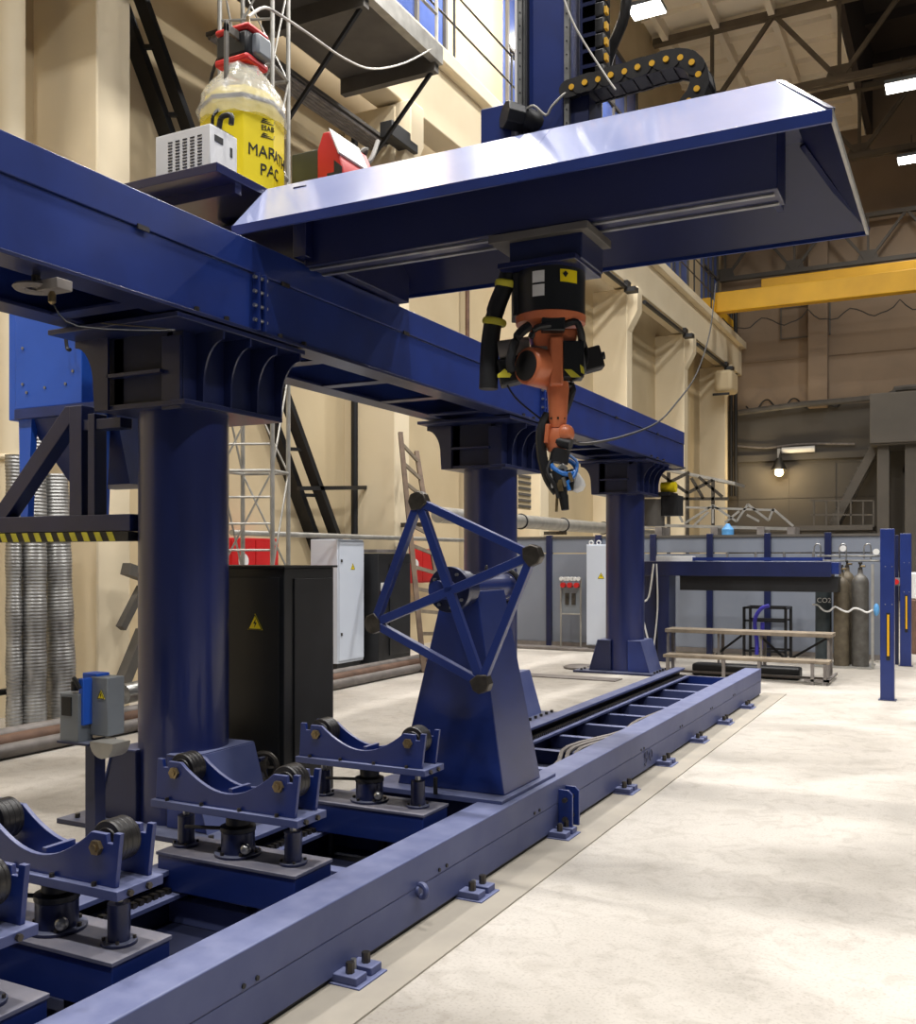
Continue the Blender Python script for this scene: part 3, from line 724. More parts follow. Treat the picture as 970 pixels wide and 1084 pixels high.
tag(MB().tube([P(594, -10, Y=5.38), P(610, 30, Y=5.38), P(640, 78, Y=5.36), P(652, 95, Y=5.34)], .006, n=6).build('white_rope', 'cable_white'), 'thin white cord slanting across the mast and chain', 'cord')

# ============================================================ EQUIPMENT ON THE PLATFORM
zp = 4.02
t = thing('control_box', 'white metal box with rows of vent slots on the equipment platform', 'control box', (-4.48, 4.97, zp))
MB().box(-4.71, -4.25, 4.84, 5.1, zp, 4.345).build('housing', 'white', t, bevel=.004)
b = MB()
for c_ in range(5):
    for r_ in range(12): b.box(-4.60+c_*.062, -4.565+c_*.062, 4.836, 4.842, zp+.04+r_*.02, zp+.047+r_*.02)
b.build('vent_slots', 'black', t)
MB().box(-4.252, -4.246, 4.88, 4.96, 4.25, 4.29).build('switch_panel', 'black', t)
MB().box(-4.252, -4.246, 5.03, 5.05, 4.2, 4.26).build('switch', 'black', t)
MB().box(-4.70, -4.26, 4.86, 5.08, 4.345, 4.355).build('lid', 'walk_steel', t)
MB().tube([(-4.3, 4.98, 4.35), (-4.28, 4.98, 4.44), (-4.2, 4.98, 4.44), (-4.2, 4.98, 4.38)], .018, n=8).build('handle', 'black', t)

dx, dy, dr = -4.60, 5.58, .285
t = thing('wire_drum', 'yellow octagonal welding wire drum under a clear plastic cover', 'drum', (dx, dy, zp))
oct_ = lambda r, z, n=8, ph=PI/8-math.radians(27): [(dx+r*math.cos(2*PI*k/n+ph), dy+r*math.sin(2*PI*k/n+ph), z) for k in range(n)]
MB().prism(oct_(dr*1.03, zp), (0, 0, .75)).build('drum_body', 'yellow', t)
MB().prism(oct_(dr*1.05, zp+.745), (0, 0, .03)).build('drum_band', 'black', t, bevel=.004)
MB().lathe((dx, dy, zp+.74), [(dr*.98, 0), (dr*.9, .1), (dr*.7, .13)], n=8).build('drum_lid', 'yellow', t)
b = MB(); prof = [(dr*1.08, -.10), (dr*1.09, -.03), (dr*1.07, .04), (dr*.98, .11), (dr*.82, .18), (dr*.62, .25), (dr*.45, .31), (dr*.38, .34)]
b.lathe((dx, dy, zp+.74), prof, n=26)
rb = random.Random(3)
for v in b.bm.verts: v.co += Vector((rb.uniform(-.014, .014), rb.uniform(-.014, .014), rb.uniform(-.01, .01)))
b.build('plastic_cover', 'plastic_bag', t)
# printed lettering: the facet that faces the camera side (normal 45 deg toward -Y+X)
R2 = dr*1.03*math.cos(PI/8)
def facet(k, lx, z):      # k-th facet centre angle, lateral offset
    a = k*PI/4-math.radians(27)
    n = Vector((math.cos(a), math.sin(a), 0)); s = Vector((-math.sin(a), math.cos(a), 0))
    return Vector((dx, dy, 0))+n*(R2+.002)+s*lx+Vector((0, 0, z))
side = 2*R2*math.tan(PI/8)
def wrap_factory(l0, z0, sx=.9, slant=0):
    def wrap(p):
        l = l0+p.x*sx; k = math.floor(l/side); lx = l-(k+.5)*side
        q = facet(k, lx, z0+p.y); a = k*PI/4-math.radians(27); return q+Vector((math.cos(a), math.sin(a), 0))*(p.z)
    return wrap
lettering('MARATHON', .115, (0,0,0), (1,0,0), (0,0,1), 'black', t, sx=.9, wrap=wrap_factory(.03, zp+.36))
lettering('PAC', .115, (0,0,0), (1,0,0), (0,0,1), 'black', t, sx=.9, wrap=wrap_factory(.12, zp+.235))
def logo():
    b = MB()
    for i in range(3):
        for s in (0, 1):
            z = zp+.50+i*.012+s*.10; l = .125+i*.006
            w = wrap_factory(l, z, 1)
            pts = [w(Vector((x, y, .0))) for x, y in ((0, 0), (.10, 0), (.11, .007), (.01, .007))]
            n = (pts[1]-pts[0]).cross(pts[3]-pts[0]).normalized(); b.prism(pts, n*.002)
    b.build('logo_bars', 'black', t)
logo()
lettering('ESAB', .05, (0,0,0), (1,0,0), (0,0,1), 'black', t, sx=.9, wrap=wrap_factory(.13, zp+.55))
# handle strap
MB().tube([facet(-1, -.06, zp+.66)+Vector((0,-.01,0)), facet(-1, -.07, zp+.6)+Vector((0,-.05,0)), facet(-1, -.09, zp+.54)+Vector((0,-.03,0))], .012, n=8).build('handle', 'black', t)

t = thing('wire_feeder', 'red and black wire feeder head sitting on top of the covered yellow drum', 'wire feeder', (dx, dy, zp+1.1))
fz = zp+1.10
MB().box(dx-.16, dx+.12, dy-.1, dy+.12, fz+.02, fz+.19).build('casing', 'black_gloss', t, bevel=.02)
MB().box(dx-.165, dx+.14, dy-.11, dy+.13, fz+.19, fz+.235).build('top_shell', 'red', t, bevel=.02)
MB().box(dx-.165, dx+.13, dy-.11, dy+.13, fz-.03, fz+.02).build('bottom_shell', 'red', t, bevel=.015)
MB().box(dx+.10, dx+.17, dy-.04, dy+.12, fz+.03, fz+.185).build('end_cover', 'grey', t, bevel=.02)
MB().box(dx+.03, dx+.055, dy-.24, dy-.21, fz-.42, fz+.2).build('clamp_arm', 'walk_steel', t, bevel=.004)
MB().box(dx+.03, dx+.055, dy-.24, dy-.1, fz+.12, fz+.18).build('clamp_arm', 'walk_steel', t, bevel=.004)
MB().cyl((dx, dy, fz-.06), (dx, dy, fz-.02), .1).build('neck', 'grey', t)
MB().cyl((dx+.05, dy, fz+.23), (dx+.05, dy, fz+.33), .014, n=8).build('wire_outlet', 'brass', t)
tag(MB().tube([(dx+.05, dy, fz+.33), P(280, 8, Y=5.9), P(300, 18, Y=6.2), P(330, 38, Y=7), P(365, 62, Y=8.2), P(395, 73, Y=9.5), P(430, 66, Y=10.8), P(463, 48, Y=12)], .012, n=7).build('wire_conduit', 'cable_white'), 'pale wire conduit swooping from the feeder head to the walkway', 'cable')
tag(MB().tube([(dx-.15, dy-.05, fz+.1), (dx-.28, dy, fz), (dx-.34, dy, fz-.3), (dx-.33, dy-.05, fz-.6), (dx-.33, dy-.1, zp+.02)], .012, n=7).build('feeder_cable', 'black'), 'black cable hanging from the feeder head down the left of the drum', 'cable')

a = P(305, 190, Y=6.0); xA, xB = -4.5, -4.03; yA, yB = 6.0, 6.5
t = thing('welding_machine', 'red welding power source with dark side panel right of the yellow drum', 'welding machine', (-4.25, 6.2, zp))
MB().box(xA, xA+.27, yA+.02, yB, zp, zp+.60).build('rear_shell', 'olive', t, bevel=.01)
pr = [(xA+.25, yA, zp), (xB, yA, zp), (xB+.02, yA, zp+.36), (xB-.02, yA, zp+.5), (xA+.36, yA, zp+.70), (xA+.30, yA, zp+.70), (xA+.25, yA, zp+.58)]
MB().prism(pr, (0, .5, 0)).build('front_frame', 'red', t, bevel=.01)
b = MB()
for k in range(7): b.box(xA+.34, xB-.02, yA-.006, yA, zp+.1+k*.045, zp+.12+k*.045)
b.build('louvres', 'black', t)
MB().prism([(xA+.40, yA-.004, zp+.48), (xB+.0, yA-.004, zp+.42), (xB, yA-.004, zp+.30), (xA+.40, yA-.004, zp+.38)], (0, .02, 0)).build('control_panel', 'black', t)
MB().prism([(xA+.37, yA-.02, zp+.70), (xB-.02, yA-.02, zp+.51), (xB-.01, yA-.02, zp+.52), (xA+.37, yA-.02, zp+.712)], (0, .4, 0)).build('top_label', 'white', t)
tag(MB().tube([P(366, 178, Y=6.3), P(375, 168, Y=6.4), P(388, 158, Y=6.5), P(380, 176, Y=6.5), P(392, 170, Y=6.6), P(400, 150, Y=7)], .02, n=7).build('cable_bundle', 'walk_steel'), 'grey bundle of cables beside the red welding machine', 'cable')

# ============================================================ ROBOT
D = 5.72
def R_(u, v, dd=0.): return P(u, v, d=D+dd)
t = thing('welding_robot', 'orange industrial welding robot hanging upside down under the canopy', 'robot', R_(583, 262))
ax = R_(583, 300); rx, ry = ax.x, ax.y
def Zv(v): return H+(590-v)*D/1046
MB().box(rx-.3, rx+.3, ry-.21, ry+.2, 3.40, 3.445).build('slide_plate', 'walk_steel', t, bevel=.004)
MB().box(rx-.19, rx+.25, ry-.16, ry+.2, Zv(287), 3.42).build('mount_box', 'navy', t, bevel=.006)
MB().box(rx-.23, rx+.24, ry-.24, ry+.2, Zv(291), Zv(285)).build('mount_plate', 'canopy_under', t, bevel=.004)
bs = MB().cyl((rx, ry, Zv(336)), (rx, ry, Zv(290)), .2, n=32).build('base', 'black_gloss', t)
RU = Vector((_c, _s, 0)); FW = Vector((-_s, _c, 0))
def cpt(x, f, v): return Vector((rx, ry, 0))+RU*x+FW*f+Vector((0, 0, Zv(v)))
MB().bar(cpt(-.17, -.06, 314), cpt(-.17, .12, 314), .1, .25).build('connector_box', 'black', t, bevel=.006)
# stickers on the curved base
def sticker(x, v0, v1, w, m):
    b = MB(); n = 5
    for k in range(n):
        xa, xb = x-w/2+w*k/n, x-w/2+w*(k+1)/n
        fa, fb = -math.sqrt(.202**2-xa*xa), -math.sqrt(.202**2-xb*xb)
        b.face([cpt(xa, fa, v1), cpt(xb, fb, v1), cpt(xb, fb, v0), cpt(xa, fa, v0)])
    return b.build('label_sticker', m, bs)
sticker(-.085, 296, 308, .065, 'white'); sticker(-.085, 310, 322, .065, 'white'); sticker(.085, 295, 308, .1, 'yellow')
MB().prism([cpt(.05, -.2, 300), cpt(.065, -.2, 297), cpt(.08, -.2, 300), cpt(.065, -.2, 304)], -FW*.003).build('warning_symbol', 'black', bs)
MB().lathe((rx, ry, Zv(346)), [(.17, 0), (.2, .01), (.205, .05), (.19, .06)], n=32).build('turret_ring', 'orange', t)
MB().bar(cpt(0, -.19, 346), cpt(0, .05, 346), .13, .13).build('turret_cover', 'black_gloss', t, bevel=.008)
MB().quadbox([cpt(-.09, -.12, 380), cpt(.12, -.12, 380), cpt(.12, .12, 380), cpt(-.09, .12, 380), cpt(-.12, -.12, 352), cpt(.15, -.12, 352), cpt(.15, .12, 352), cpt(-.12, .12, 352)]).build('turret', 'orange', t, bevel=.015)
# shoulder housing (round, open side to the left)
sh = MB().cyl(cpt(-.15, -.14, 392), cpt(-.0, -.02, 392), .105, .12, n=32).build('shoulder_housing', 'orange', t, bevel=.012)
MB().cyl(cpt(-.154, -.1432, 392), cpt(-.149, -.139, 392), .085, n=28).build('shoulder_bore', 'black', sh)
MB().bar(cpt(.02, -.12, 362), cpt(.02, -.12, 413), .075, .09, up=FW).build('upper_arm', 'orange', t, bevel=.012)
MB().cyl(cpt(-.12, -.1, 375), cpt(-.03, -.1, 375), .03).build('counter_cylinder', 'dust_metal', t)
MB().lathe(cpt(.035, -.08, 455), [(.045, 0), (.052, .05), (.058, .15), (.064, .22), (.06, .26)], n=24).build('forearm', 'orange', t)
mb_ = MB().bar(cpt(.115, -.1, 367), cpt(.115, -.1, 405), .12, .13, up=FW).build('drive_box', 'black_gloss', t, bevel=.008)
MB().prism([cpt(.06, -.17, 397), cpt(.10, -.17, 397), cpt(.155, -.17, 405), cpt(.10, -.17, 405)], -FW*.003).build('hazard_label', 'stripe_yellow', mb_)
MB().prism([cpt(.15, -.17, 392), cpt(.17, -.17, 395), cpt(.175, -.17, 402), cpt(.155, -.17, 400)], -FW*.003).build('hazard_label', 'stripe_yellow', mb_)
MB().bar(cpt(.17, -.02, 385), cpt(.29, -.02, 379), .12, .13).build('axis_motor', 'black', t, bevel=.01)
MB().cyl(cpt(.28, -.02, 378), cpt(.31, -.02, 377), .022).build('motor_plug', 'black', t)
MB().cyl(cpt(.15, -.12, 352), cpt(.18, -.12, 400), .014).build('silver_hose', 'steel', t)
MB().tube([cpt(.06, -.14, 350), cpt(.13, -.16, 348), cpt(.16, -.15, 360), cpt(.17, -.12, 372)], .02).build('axis_cable', 'black', t)
# left motors with hazard labels
lm = MB().bar(cpt(-.3, .02, 396), cpt(-.16, .02, 390), .15, .15).build('axis_motor', 'black', t, bevel=.012)
MB().prism([cpt(-.31, -.07, 399), cpt(-.27, -.07, 393), cpt(-.23, -.07, 399), cpt(-.24, -.07, 402), cpt(-.31, -.07, 402)], -FW*.004).build('hazard_label', 'stripe_yellow', lm)
MB().prism([cpt(-.25, -.07, 376), cpt(-.225, -.07, 373), cpt(-.225, -.07, 385), cpt(-.24, -.07, 388)], -FW*.004).build('hazard_label', 'stripe_yellow', lm)
MB().cyl(cpt(-.3, .0, 372), cpt(-.12, -.02, 368), .06).build('balancer', 'dust_metal', t)
MB().cyl(cpt(-.37, .05, 380), cpt(-.31, .05, 378), .07).build('balancer_cap', 'orange', t)
# wrist
MB().lathe(cpt(.03, -.08, 480), [(.05, 0), (.065, .04), (.07, .09), (.055, .13)], n=20).build('wrist', 'orange', t)
for k in range(8):
    a = k*PI/4; p = cpt(.03, -.08, 447)+RU*.052*math.cos(a)+FW*.052*math.sin(a)
    MB().cyl(p, p+Vector((0, 0, .012)), .006, n=6).build('arm_bolt', 'dark_steel', t)
MB().bar(cpt(-.02, -.11, 452), cpt(-.03, -.11, 472), .025, .05).build('wrist_plate', 'orange', t, bevel=.006)
MB().ball(cpt(.075, -.12, 462), .05, 1, 1, 1.1).build('wrist_joint', 'orange', t)
MB().cyl(cpt(.03, -.12, 470), cpt(.10, -.16, 474), .03).build('wrist_cap', 'black', t)
MB().tube([cpt(-.02, -.06, 440), cpt(-.06, -.07, 458), cpt(-.055, -.08, 485), cpt(-.02, -.09, 508), cpt(.03, -.1, 522)], .03).build('torch_cable', 'black', t)
MB().tube([cpt(.0, 0, 415), cpt(.12, .02, 408), cpt(.09, .02, 430), cpt(.05, .02, 448)], .03).build('arm_cable', 'black', t)
# dress pack tube on the left
MB().tube([cpt(-.23, .0, 283), cpt(-.27, .0, 305), cpt(-.32, .0, 330), cpt(-.35, .0, 365), cpt(-.36, .0, 412)], [.05, .055], n=12).build('dress_pack', 'black', t)
MB().ring(cpt(-.255, .0, 301), (.2, 0, 1), .056, .014, squash=1.5).build('pack_clamp', 'stripe_yellow', t)
MB().tube([cpt(.1, -.15, 408), cpt(.16, -.12, 400), cpt(.2, -.1, 380), cpt(.16, -.1, 356)], .012).build('axis_cable', 'black', t)
MB().tube([cpt(-.02, -.18, 352), cpt(-.1, -.2, 356), cpt(-.13, -.2, 366)], .018).build('axis_cable', 'black', t)
MB().ring(cpt(-.325, .0, 341), (.2, 0, 1), .058, .014, squash=1.5).build('pack_clamp', 'stripe_yellow', t)
MB().tube([cpt(-.13, -.12, 350), cpt(-.2, -.14, 362), cpt(-.24, -.14, 385), cpt(-.23, -.13, 398)], .028).build('axis_cable', 'black', t)
# torch head
t = thing('welding_torch', 'black welding torch head with blue clamp ring at the robot wrist', 'torch', cpt(.05, -.1, 500))
MB().cyl(cpt(.035, -.1, 492), cpt(.05, -.1, 478), .055).build('tool_flange', 'black', t)
MB().ring(cpt(.065, -.1, 495), (.55, -.5, .8), .075, .014).build('clamp_ring', 'blue_ring', t)
MB().bar(cpt(.02, -.12, 505), cpt(.07, -.12, 495), .06, .05).build('mount_block', 'steel', t, bevel=.006)
MB().cyl(cpt(.03, -.12, 500), cpt(.055, -.13, 528), .045, .03).build('torch_body', 'black', t)
MB().cyl(cpt(.1, -.08, 500), cpt(.10, -.1, 520), .03, .022).build('sensor', 'black', t)
for x_, v_, w_ in ((.055, 508, 'steel'), (.075, 512, 'blue_ring'), (.09, 503, 'brass'), (.015, 520, 'black')):
    MB().cyl(cpt(x_, -.16, v_), cpt(x_+.015, -.17, v_+9), .011, n=8).build('hose_fitting', w_, t)
MB().tube([cpt(.1, -.1, 484), cpt(.14, -.12, 492), cpt(.12, -.15, 506), cpt(.07, -.16, 514)], .009).build('blue_hose', 'blue_ring', t)
MB().tube([cpt(-.01, -.12, 490), cpt(-.03, -.14, 503), cpt(.01, -.15, 516), cpt(.03, -.15, 528)], .012).build('hose', 'black', t)
MB().bar(cpt(.0, -.13, 503), cpt(.01, -.13, 518), .03, .02).build('bracket', 'white', t)
MB().bar(cpt(.04, -.15, 510), cpt(.045, -.15, 522), .03, .03).build('bracket', 'brass', t)
MB().cyl(cpt(.06, -.13, 526), cpt(.07, -.14, 541), .028, .022).build('camera_head', 'black', t)
MB().cyl(cpt(.025, -.13, 526), cpt(.02, -.14, 543), .008).build('nozzle', 'brass', t)
MB().lathe(cpt(.165, -.05, 521), [(.02, 0), (.042, .02), (.045, .05), (.03, .1), (.012, .14)], n=14, axis=(-.35, -.1, 1)).build('spatter_cup', 'white', t)
tag(MB().tube([R_(531, 396), R_(545, 420), R_(568, 440), R_(585, 452), R_(604, 465)], .006, n=6).build('sensor_cable', 'black'), 'thin black cable sagging from the dress pack to the robot wrist', 'cable')
tag(MB().tube([P(758, 300, Y=20), P(752, 350, Y=18), P(738, 395, Y=15.3), P(715, 428, Y=13), P(695, 448, Y=11.5), P(660, 462, Y=9.5), P(620, 470, Y=7), P(604, 465, Y=5.4)], .012, n=6).build('hanging_cable', 'black'), 'long black cable hanging in an arc from above right to the robot wrist', 'cable')

# ============================================================ MACHINE BED
XO, XI = -2.10, -2.285; BY0, BY1 = .4, 11.75; ZT_ = .316
t = thing('machine_bed', 'long low blue steel machine bed with two rails bolted to the floor', 'machine bed', (-2.6, 6, 0))
MB().box(XI, XO, BY0, BY1, .178, ZT_).build('front_rail', 'dusty_blue', t, bevel=.006)
MB().box(XI, XO-.004, BY0, BY1, .03, .1765).build('rail_plinth', 'dusty_blue', t, bevel=.004)
MB().box(XI+.02, XO-.02, BY0, BY1, 0, .03).build('shade_gap', 'black', t)  # black strip painting in the shade of the gap under the rail
MB().box(-3.10, -3.02, BY0, BY1, .03, .20).build('rear_rail_web', 'navy', t)
MB().box(-3.10, -2.985, BY0, BY1, .26, .282).build('rear_rail_flange', 'dusty_blue', t, bevel=.003)
MB().box(-3.09, -3.05, BY0, BY1, .2, .26).build('rear_rail_web', 'black', t)
MB().box(-3.02, -2.93, BY0, BY1, .17, .19).build('slide_ledge', 'dusty_blue', t, bevel=.002)
MB().box(XI-.10, XI, BY0, BY1, .17, .19).build('slide_ledge', 'dusty_blue', t, bevel=.002)
b = MB()
for k in range(250): y = 2.0+k*.0385; b.box(-3.0, -2.965, y, y+.022, .19, .212)
b.box(-3.0, -2.975, BY0, BY1, .19, .2)
tag(b.build('gear_rack', 'dark_steel', t), kind=None)
b = MB()
for k in range(250): y = 2.0+k*.0385; b.box(XI-.04, XI-.008, y, y+.022, .19, .212)
b.build('gear_rack', 'dark_steel', t)
MB().box(-3.02, XI, BY0, BY1, .02, .05).build('bed_pan', 'pan_dark', t)
for k in range(18):
    y = .7+k*.62; MB().box(-3.02, XI, y, y+.07, .05, .15).build('cross_member', 'dusty_blue', t, bevel=.003)
MB().box(-3.02, XI, BY1-.03, BY1, .03, .19).build('end_member', 'blue', t, bevel=.003)
# anchor clamps along the outer side
ya = [2.1, 3.16, 4.19, 5.31, 6.5, 7.5, 8.56, 9.6, 10.7]
c0 = None
for i, y in enumerate(ya):
    if c0 is None:
        c0 = bpy.data.objects.new('anchor_clamp', None); C.objects.link(c0); c0.parent = t
        o0 = root_loc(t)
        def cb(name, m, mb, bev=0.): 
            return mb.build(name, m, c0, bevel=bev)
        y_ = 2.1
        cb('clamp_plate', 'dusty_blue', MB().box(-2.12, -1.98, y_-.10, y_+.10, .0, .014), .003)
        cb('clamp_block', 'dusty_blue', MB().box(-2.13, -2.0, y_-.09, y_-.015, .014, .045), .004)
        cb('clamp_block', 'dusty_blue', MB().box(-2.13, -2.0, y_+.015, y_+.09, .014, .045), .004)
        cb('clamp_bolt', 'dark_steel', MB().cyl((-2.05, y_-.055, .045), (-2.05, y_-.055, .085), .017, n=6))
        cb('clamp_bolt', 'dark_steel', MB().cyl((-2.05, y_+.055, .045), (-2.05, y_+.055, .085), .017, n=6))
        cb('levelling_screw', 'steel', MB().cyl((-2.07, y_, .014), (-2.07, y_, .075), .011, n=8))
    else:
        o = c0.copy(); C.objects.link(o); o.parent = t; o.location = (0, y-2.1, 0)
        for ch in list(c0.children): k = ch.copy(); C.objects.link(k); k.parent = o
# bolts pairs, lug, shackle plate
for y in (2.55, 3.9, 5.0, 7.0, 8.1, 9.2, 10.2):
    for s in (0, .07): MB().cyl((XO-.006, y+s, .2), (XO+.006, y+s, .2), .009, n=8).build('rail_bolt', 'black', t)
y = 3.71
MB().ring((XO+.02, y, .165), (.3, 1, 0), .026, .013, n=20).build('lifting_eye', 'dusty_blue', t)
MB().cyl((XO-.01, y, .165), (XO+.012, y, .165), .022).build('eye_boss', 'dusty_blue', t)
y = 5.42
for s in (-.06, .05):
    MB().prism([(XO-.002, y+s, .03), (XO+.085, y+s, .03), (XO+.085, y+s, .23), (XO+.06, y+s, .255), (XO-.002, y+s, .255)], (0, .018, 0)).build('joint_lug', 'blue', t, bevel=.003)
for z in (.09, .2): MB().cyl((XO+.045, y-.09, z), (XO+.045, y+.10, z), .014, n=6).build('joint_bolt', 'dark_steel', t)
# chalk scribble on rail side: "90"
def scribble():
    b = MB(); y0 = 7.08; z0 = .075
    b.tube([(XO+.003, y0+.1*a, z0+.1*c) for a, c in ((.0, .1), (.25, -.1), (.55, .3), (.6, .9), (.3, 1), (.05, .8), (.2, .45), (.55, .5))], .004, n=5)
    b.tube([(XO+.003, y0+.1+.1*a, z0+.1*c) for a, c in ((.2, .5), (.45, .1), (.8, .2), (.9, .6), (.6, .9), (.25, .7), (.2, .5))], .004, n=5)
    b.build('marker_writing', 'navy', t)
scribble()
# hoses in the bed
for i, (dx_, zz) in enumerate(((0, .0), (.06, .01), (-.05, .005))):
    pts = [(-2.5+dx_, 4.9, .13+zz), (-2.55+dx_, 5.6, .14), (-2.45+dx_, 6.3, .17), (-2.62+dx_, 7.0, .17), (-2.46+dx_, 7.8, .17), (-2.5+dx_, 8.4, .17), (-2.42+dx_, 9.4, .18), (-2.42+dx_, 11.0, .18)]
    tag(MB().tube(pts, .016, n=7).build('bed_hose', 'dust_metal'), ('dusty hose winding along the middle of the machine bed', 'dusty hose nearest the front rail inside the machine bed', 'dusty hose nearest the rear rail inside the machine bed')[i], 'hose', 'hoses in the machine bed')

# ============================================================ ROLLER STANDS
def make_stand(xc, yc):
    t = thing('roller_stand', 'x', 'roller stand', (xc, yc, 0), 'blue roller stands on the machine bed')
    X = lambda a: xc+a; Yy = lambda a: yc+a
    MB().box(X(-.33), X(.385), Yy(-.125), Yy(.125), .195, .340).build('base_box', 'blue', t, bevel=.004)
    MB().box(X(-.335), X(.39), Yy(-.13), Yy(.13), .340, .354).build('top_plate', 'dusty_top', t, bevel=.002)
    for sx in (-.22, .1): MB().cyl((X(sx), Yy(-.03), .05), (X(sx), Yy(-.03), .195), .022).build('adjusting_foot', 'black', t)
    def flange(x, r, m='navy'): return MB().cyl((X(x), yc, .354), (X(x), yc, .366), r, n=28)
    # centre jack
    j = flange(.0, .098).build('jack_flange', 'navy', t, bevel=.002)
    for k in range(6):
        a = k*PI/3+.3; MB().cyl((X(.082*math.cos(a)), Yy(.082*math.sin(a)), .366), (X(.082*math.cos(a)), Yy(.082*math.sin(a)), .378), .008, n=6).build('flange_bolt', 'dark_steel', j)
    MB().lathe((X(0), yc, .366), [(.07, 0), (.07, .085), (.066, .09)], n=28).build('jack_body', 'navy', t)
    MB().lathe((X(0), yc, .452), [(.062, 0), (.074, .004), (.074, .022), (.05, .03), (.05, .08)], n=28).build('jack_nut', 'black', t)
    MB().cyl((X(.0), Yy(-.03), .468), (X(-.2), Yy(-.1), .468), .008, n=8).build('jack_handle', 'dark_steel', t)
    MB().ball((X(.085), Yy(-.055), .40), .022).build('jack_screw', 'steel', t)
    for x in (-.285, .285):
        f = flange(x, .058).build('post_flange', 'navy', t, bevel=.002)
        MB().cyl((X(x), yc, .366), (X(x), yc, .485), .036, n=24).build('guide_post', 'navy', t)
        MB().cyl((X(x), yc, .485), (X(x), yc, .532), .014, n=14).build('guide_rod', 'steel', t)
        for k in range(4):
            a = k*PI/2+.7; MB().cyl((X(x+.048*math.cos(a)), Yy(.048*math.sin(a)), .366), (X(x+.048*math.cos(a)), Yy(.048*math.sin(a)), .376), .006, n=6).build('flange_bolt', 'dark_steel', f)
    # cradle
    MB().box(X(-.395), X(.38), Yy(-.10), Yy(.10), .53, .562).build('cradle_plate', 'dusty_blue', t, bevel=.003)
    for s in (-1, 1):
        top = [(-.375, .735), (-.345, .735), (-.340, .700), (-.315, .700), (-.312, .728), (-.245, .728)]
        arc = []
        for k in range(1, 16):
            f = k/16; x = -.245+f*.49; z = .728-.105*math.sin(f*PI)**.9
            arc.append((x, z))
        top2 = [(.245, .728), (.312, .728), (.315, .70), (.340, .70), (.345, .735), (.372, .735)]
        prof = [(-.385, .562)]+top+arc+top2+[(.350, .562)]
        y = yc+s*.07
        MB().prism([(X(a), y-.009, z) for a, z in prof], (0, .018, 0)).build('side_plate', 'blue', t, bevel=.002)
    MB().prism([(X(.0), Yy(-.06), .64), (X(.02), Yy(-.06), .64), (X(.02), Yy(.06), .64), (X(.0), Yy(.06), .64)], (0, 0, -.07)).build('cross_web', 'blue', t)
    for x in (-.275, .275):
        z = .688
        r = MB().lathe((X(x), Yy(-.045), z), [(.045, .0), (.048, .004), (.066, .004), (.070, .01), (.070, .022), (.0685, .024), (.070, .026), (.070, .044), (.0685, .046), (.070, .048), (.070, .066), (.0685, .068), (.070, .070), (.070, .08), (.066, .086), (.048, .086), (.045, .09)], n=40, axis=(0,1,0)).build('roller', 'rubber', t)
        MB().cyl((X(x), Yy(-.1), z-.005), (X(x), Yy(.1), z-.005), .012, n=14).build('axle', 'brass', r)
        MB().cyl((X(x), Yy(-.094), z-.005), (X(x), Yy(-.078), z-.005), .025, n=6).build('axle_nut', 'brass', r)
    for x in (-.31, -.12, .08, .27): MB().cyl((X(x), Yy(-.09), .562), (X(x), Yy(-.09), .575), .009, n=6).build('plate_bolt', 'dark_steel', t)
    for y in (-.05, .03): MB().cyl((X(.38), Yy(y), .546), (X(.392), Yy(y), .546), .011, n=6).build('end_bolt', 'dark_steel', t)
    return t
st = make_stand(-2.72, 1.85)
st['label'] = 'blue roller stand cut by the lower left corner, nearest the camera'
for y, lab in ((2.34, 'blue roller stand at the left edge, second from the camera'), (3.27, 'blue roller stand just in front of the first column foot'),
               (4.30, 'blue roller stand beside the black cabinet, closest to the tapered positioner')):
    c = copy_tree(st); c.location = (-2.72, y, 0); c['label'] = lab

# drag chain in bed beside stands
t = thing('bed_drag_chain', 'ribbed grey drag chain lying inside the machine bed beside the roller stands', 'cable chain', (-2.42, 3.6, .1))
for k in range(40):
    y = 2.55+k*.052; MB().box(-2.375, -2.30, y, y+.036, .192, .215).build('link', 'dusty_blue', t, bevel=.004)

# positioner (tapered pedestal)
t = thing('positioner_stand', 'tall tapered blue positioner stand on the machine bed', 'positioner', (-2.5, 5, .33))
zb = .335
MB().box(-2.98, -2.14, 4.66, 5.42, zb-.03, zb).build('base_plate', 'dusty_blue', t, bevel=.003)
MB().box(-2.95, -2.3, 4.7, 5.35, .192, zb-.03).build('slide_block', 'navy', t)
MB().quadbox([(-2.83, 4.77, zb), (-2.175, 4.77, zb), (-2.175, 5.27, zb), (-2.83, 5.27, zb), (-2.56, 4.77, 1.36), (-2.335, 4.77, 1.42), (-2.335, 5.12, 1.42), (-2.56, 5.12, 1.36)]).build('pedestal', 'blue', t, bevel=.005)
hx, hz = -2.42, 1.43
MB().cyl((hx, 4.66, hz), (hx, 5.30, hz), .075, n=28).build('spindle_housing', 'blue', t)
fp = MB().cyl((hx, 4.60, hz), (hx, 4.64, hz), .122, n=40).build('face_plate', 'navy', t, bevel=.003)
for k in range(8):
    a = k*PI/4+.2; MB().cyl((hx+.095*math.cos(a), 4.585, hz+.095*math.sin(a)), (hx+.095*math.cos(a), 4.60, hz+.095*math.sin(a)), .009, n=6).build('face_bolt', 'steel', fp)
MB().cyl((hx, 4.64, hz), (hx, 4.77, hz), .09, .1, n=28).build('bearing_collar', 'navy', t)
MB().ring((hx, 5.30, hz), (0,1,0), .10, .016).build('cable_ring', 'black', t)
MB().ring((hx+.03, 5.0, hz+.1), (1,.3,0), .022, .006, n=16).build('lifting_eye', 'black', t)
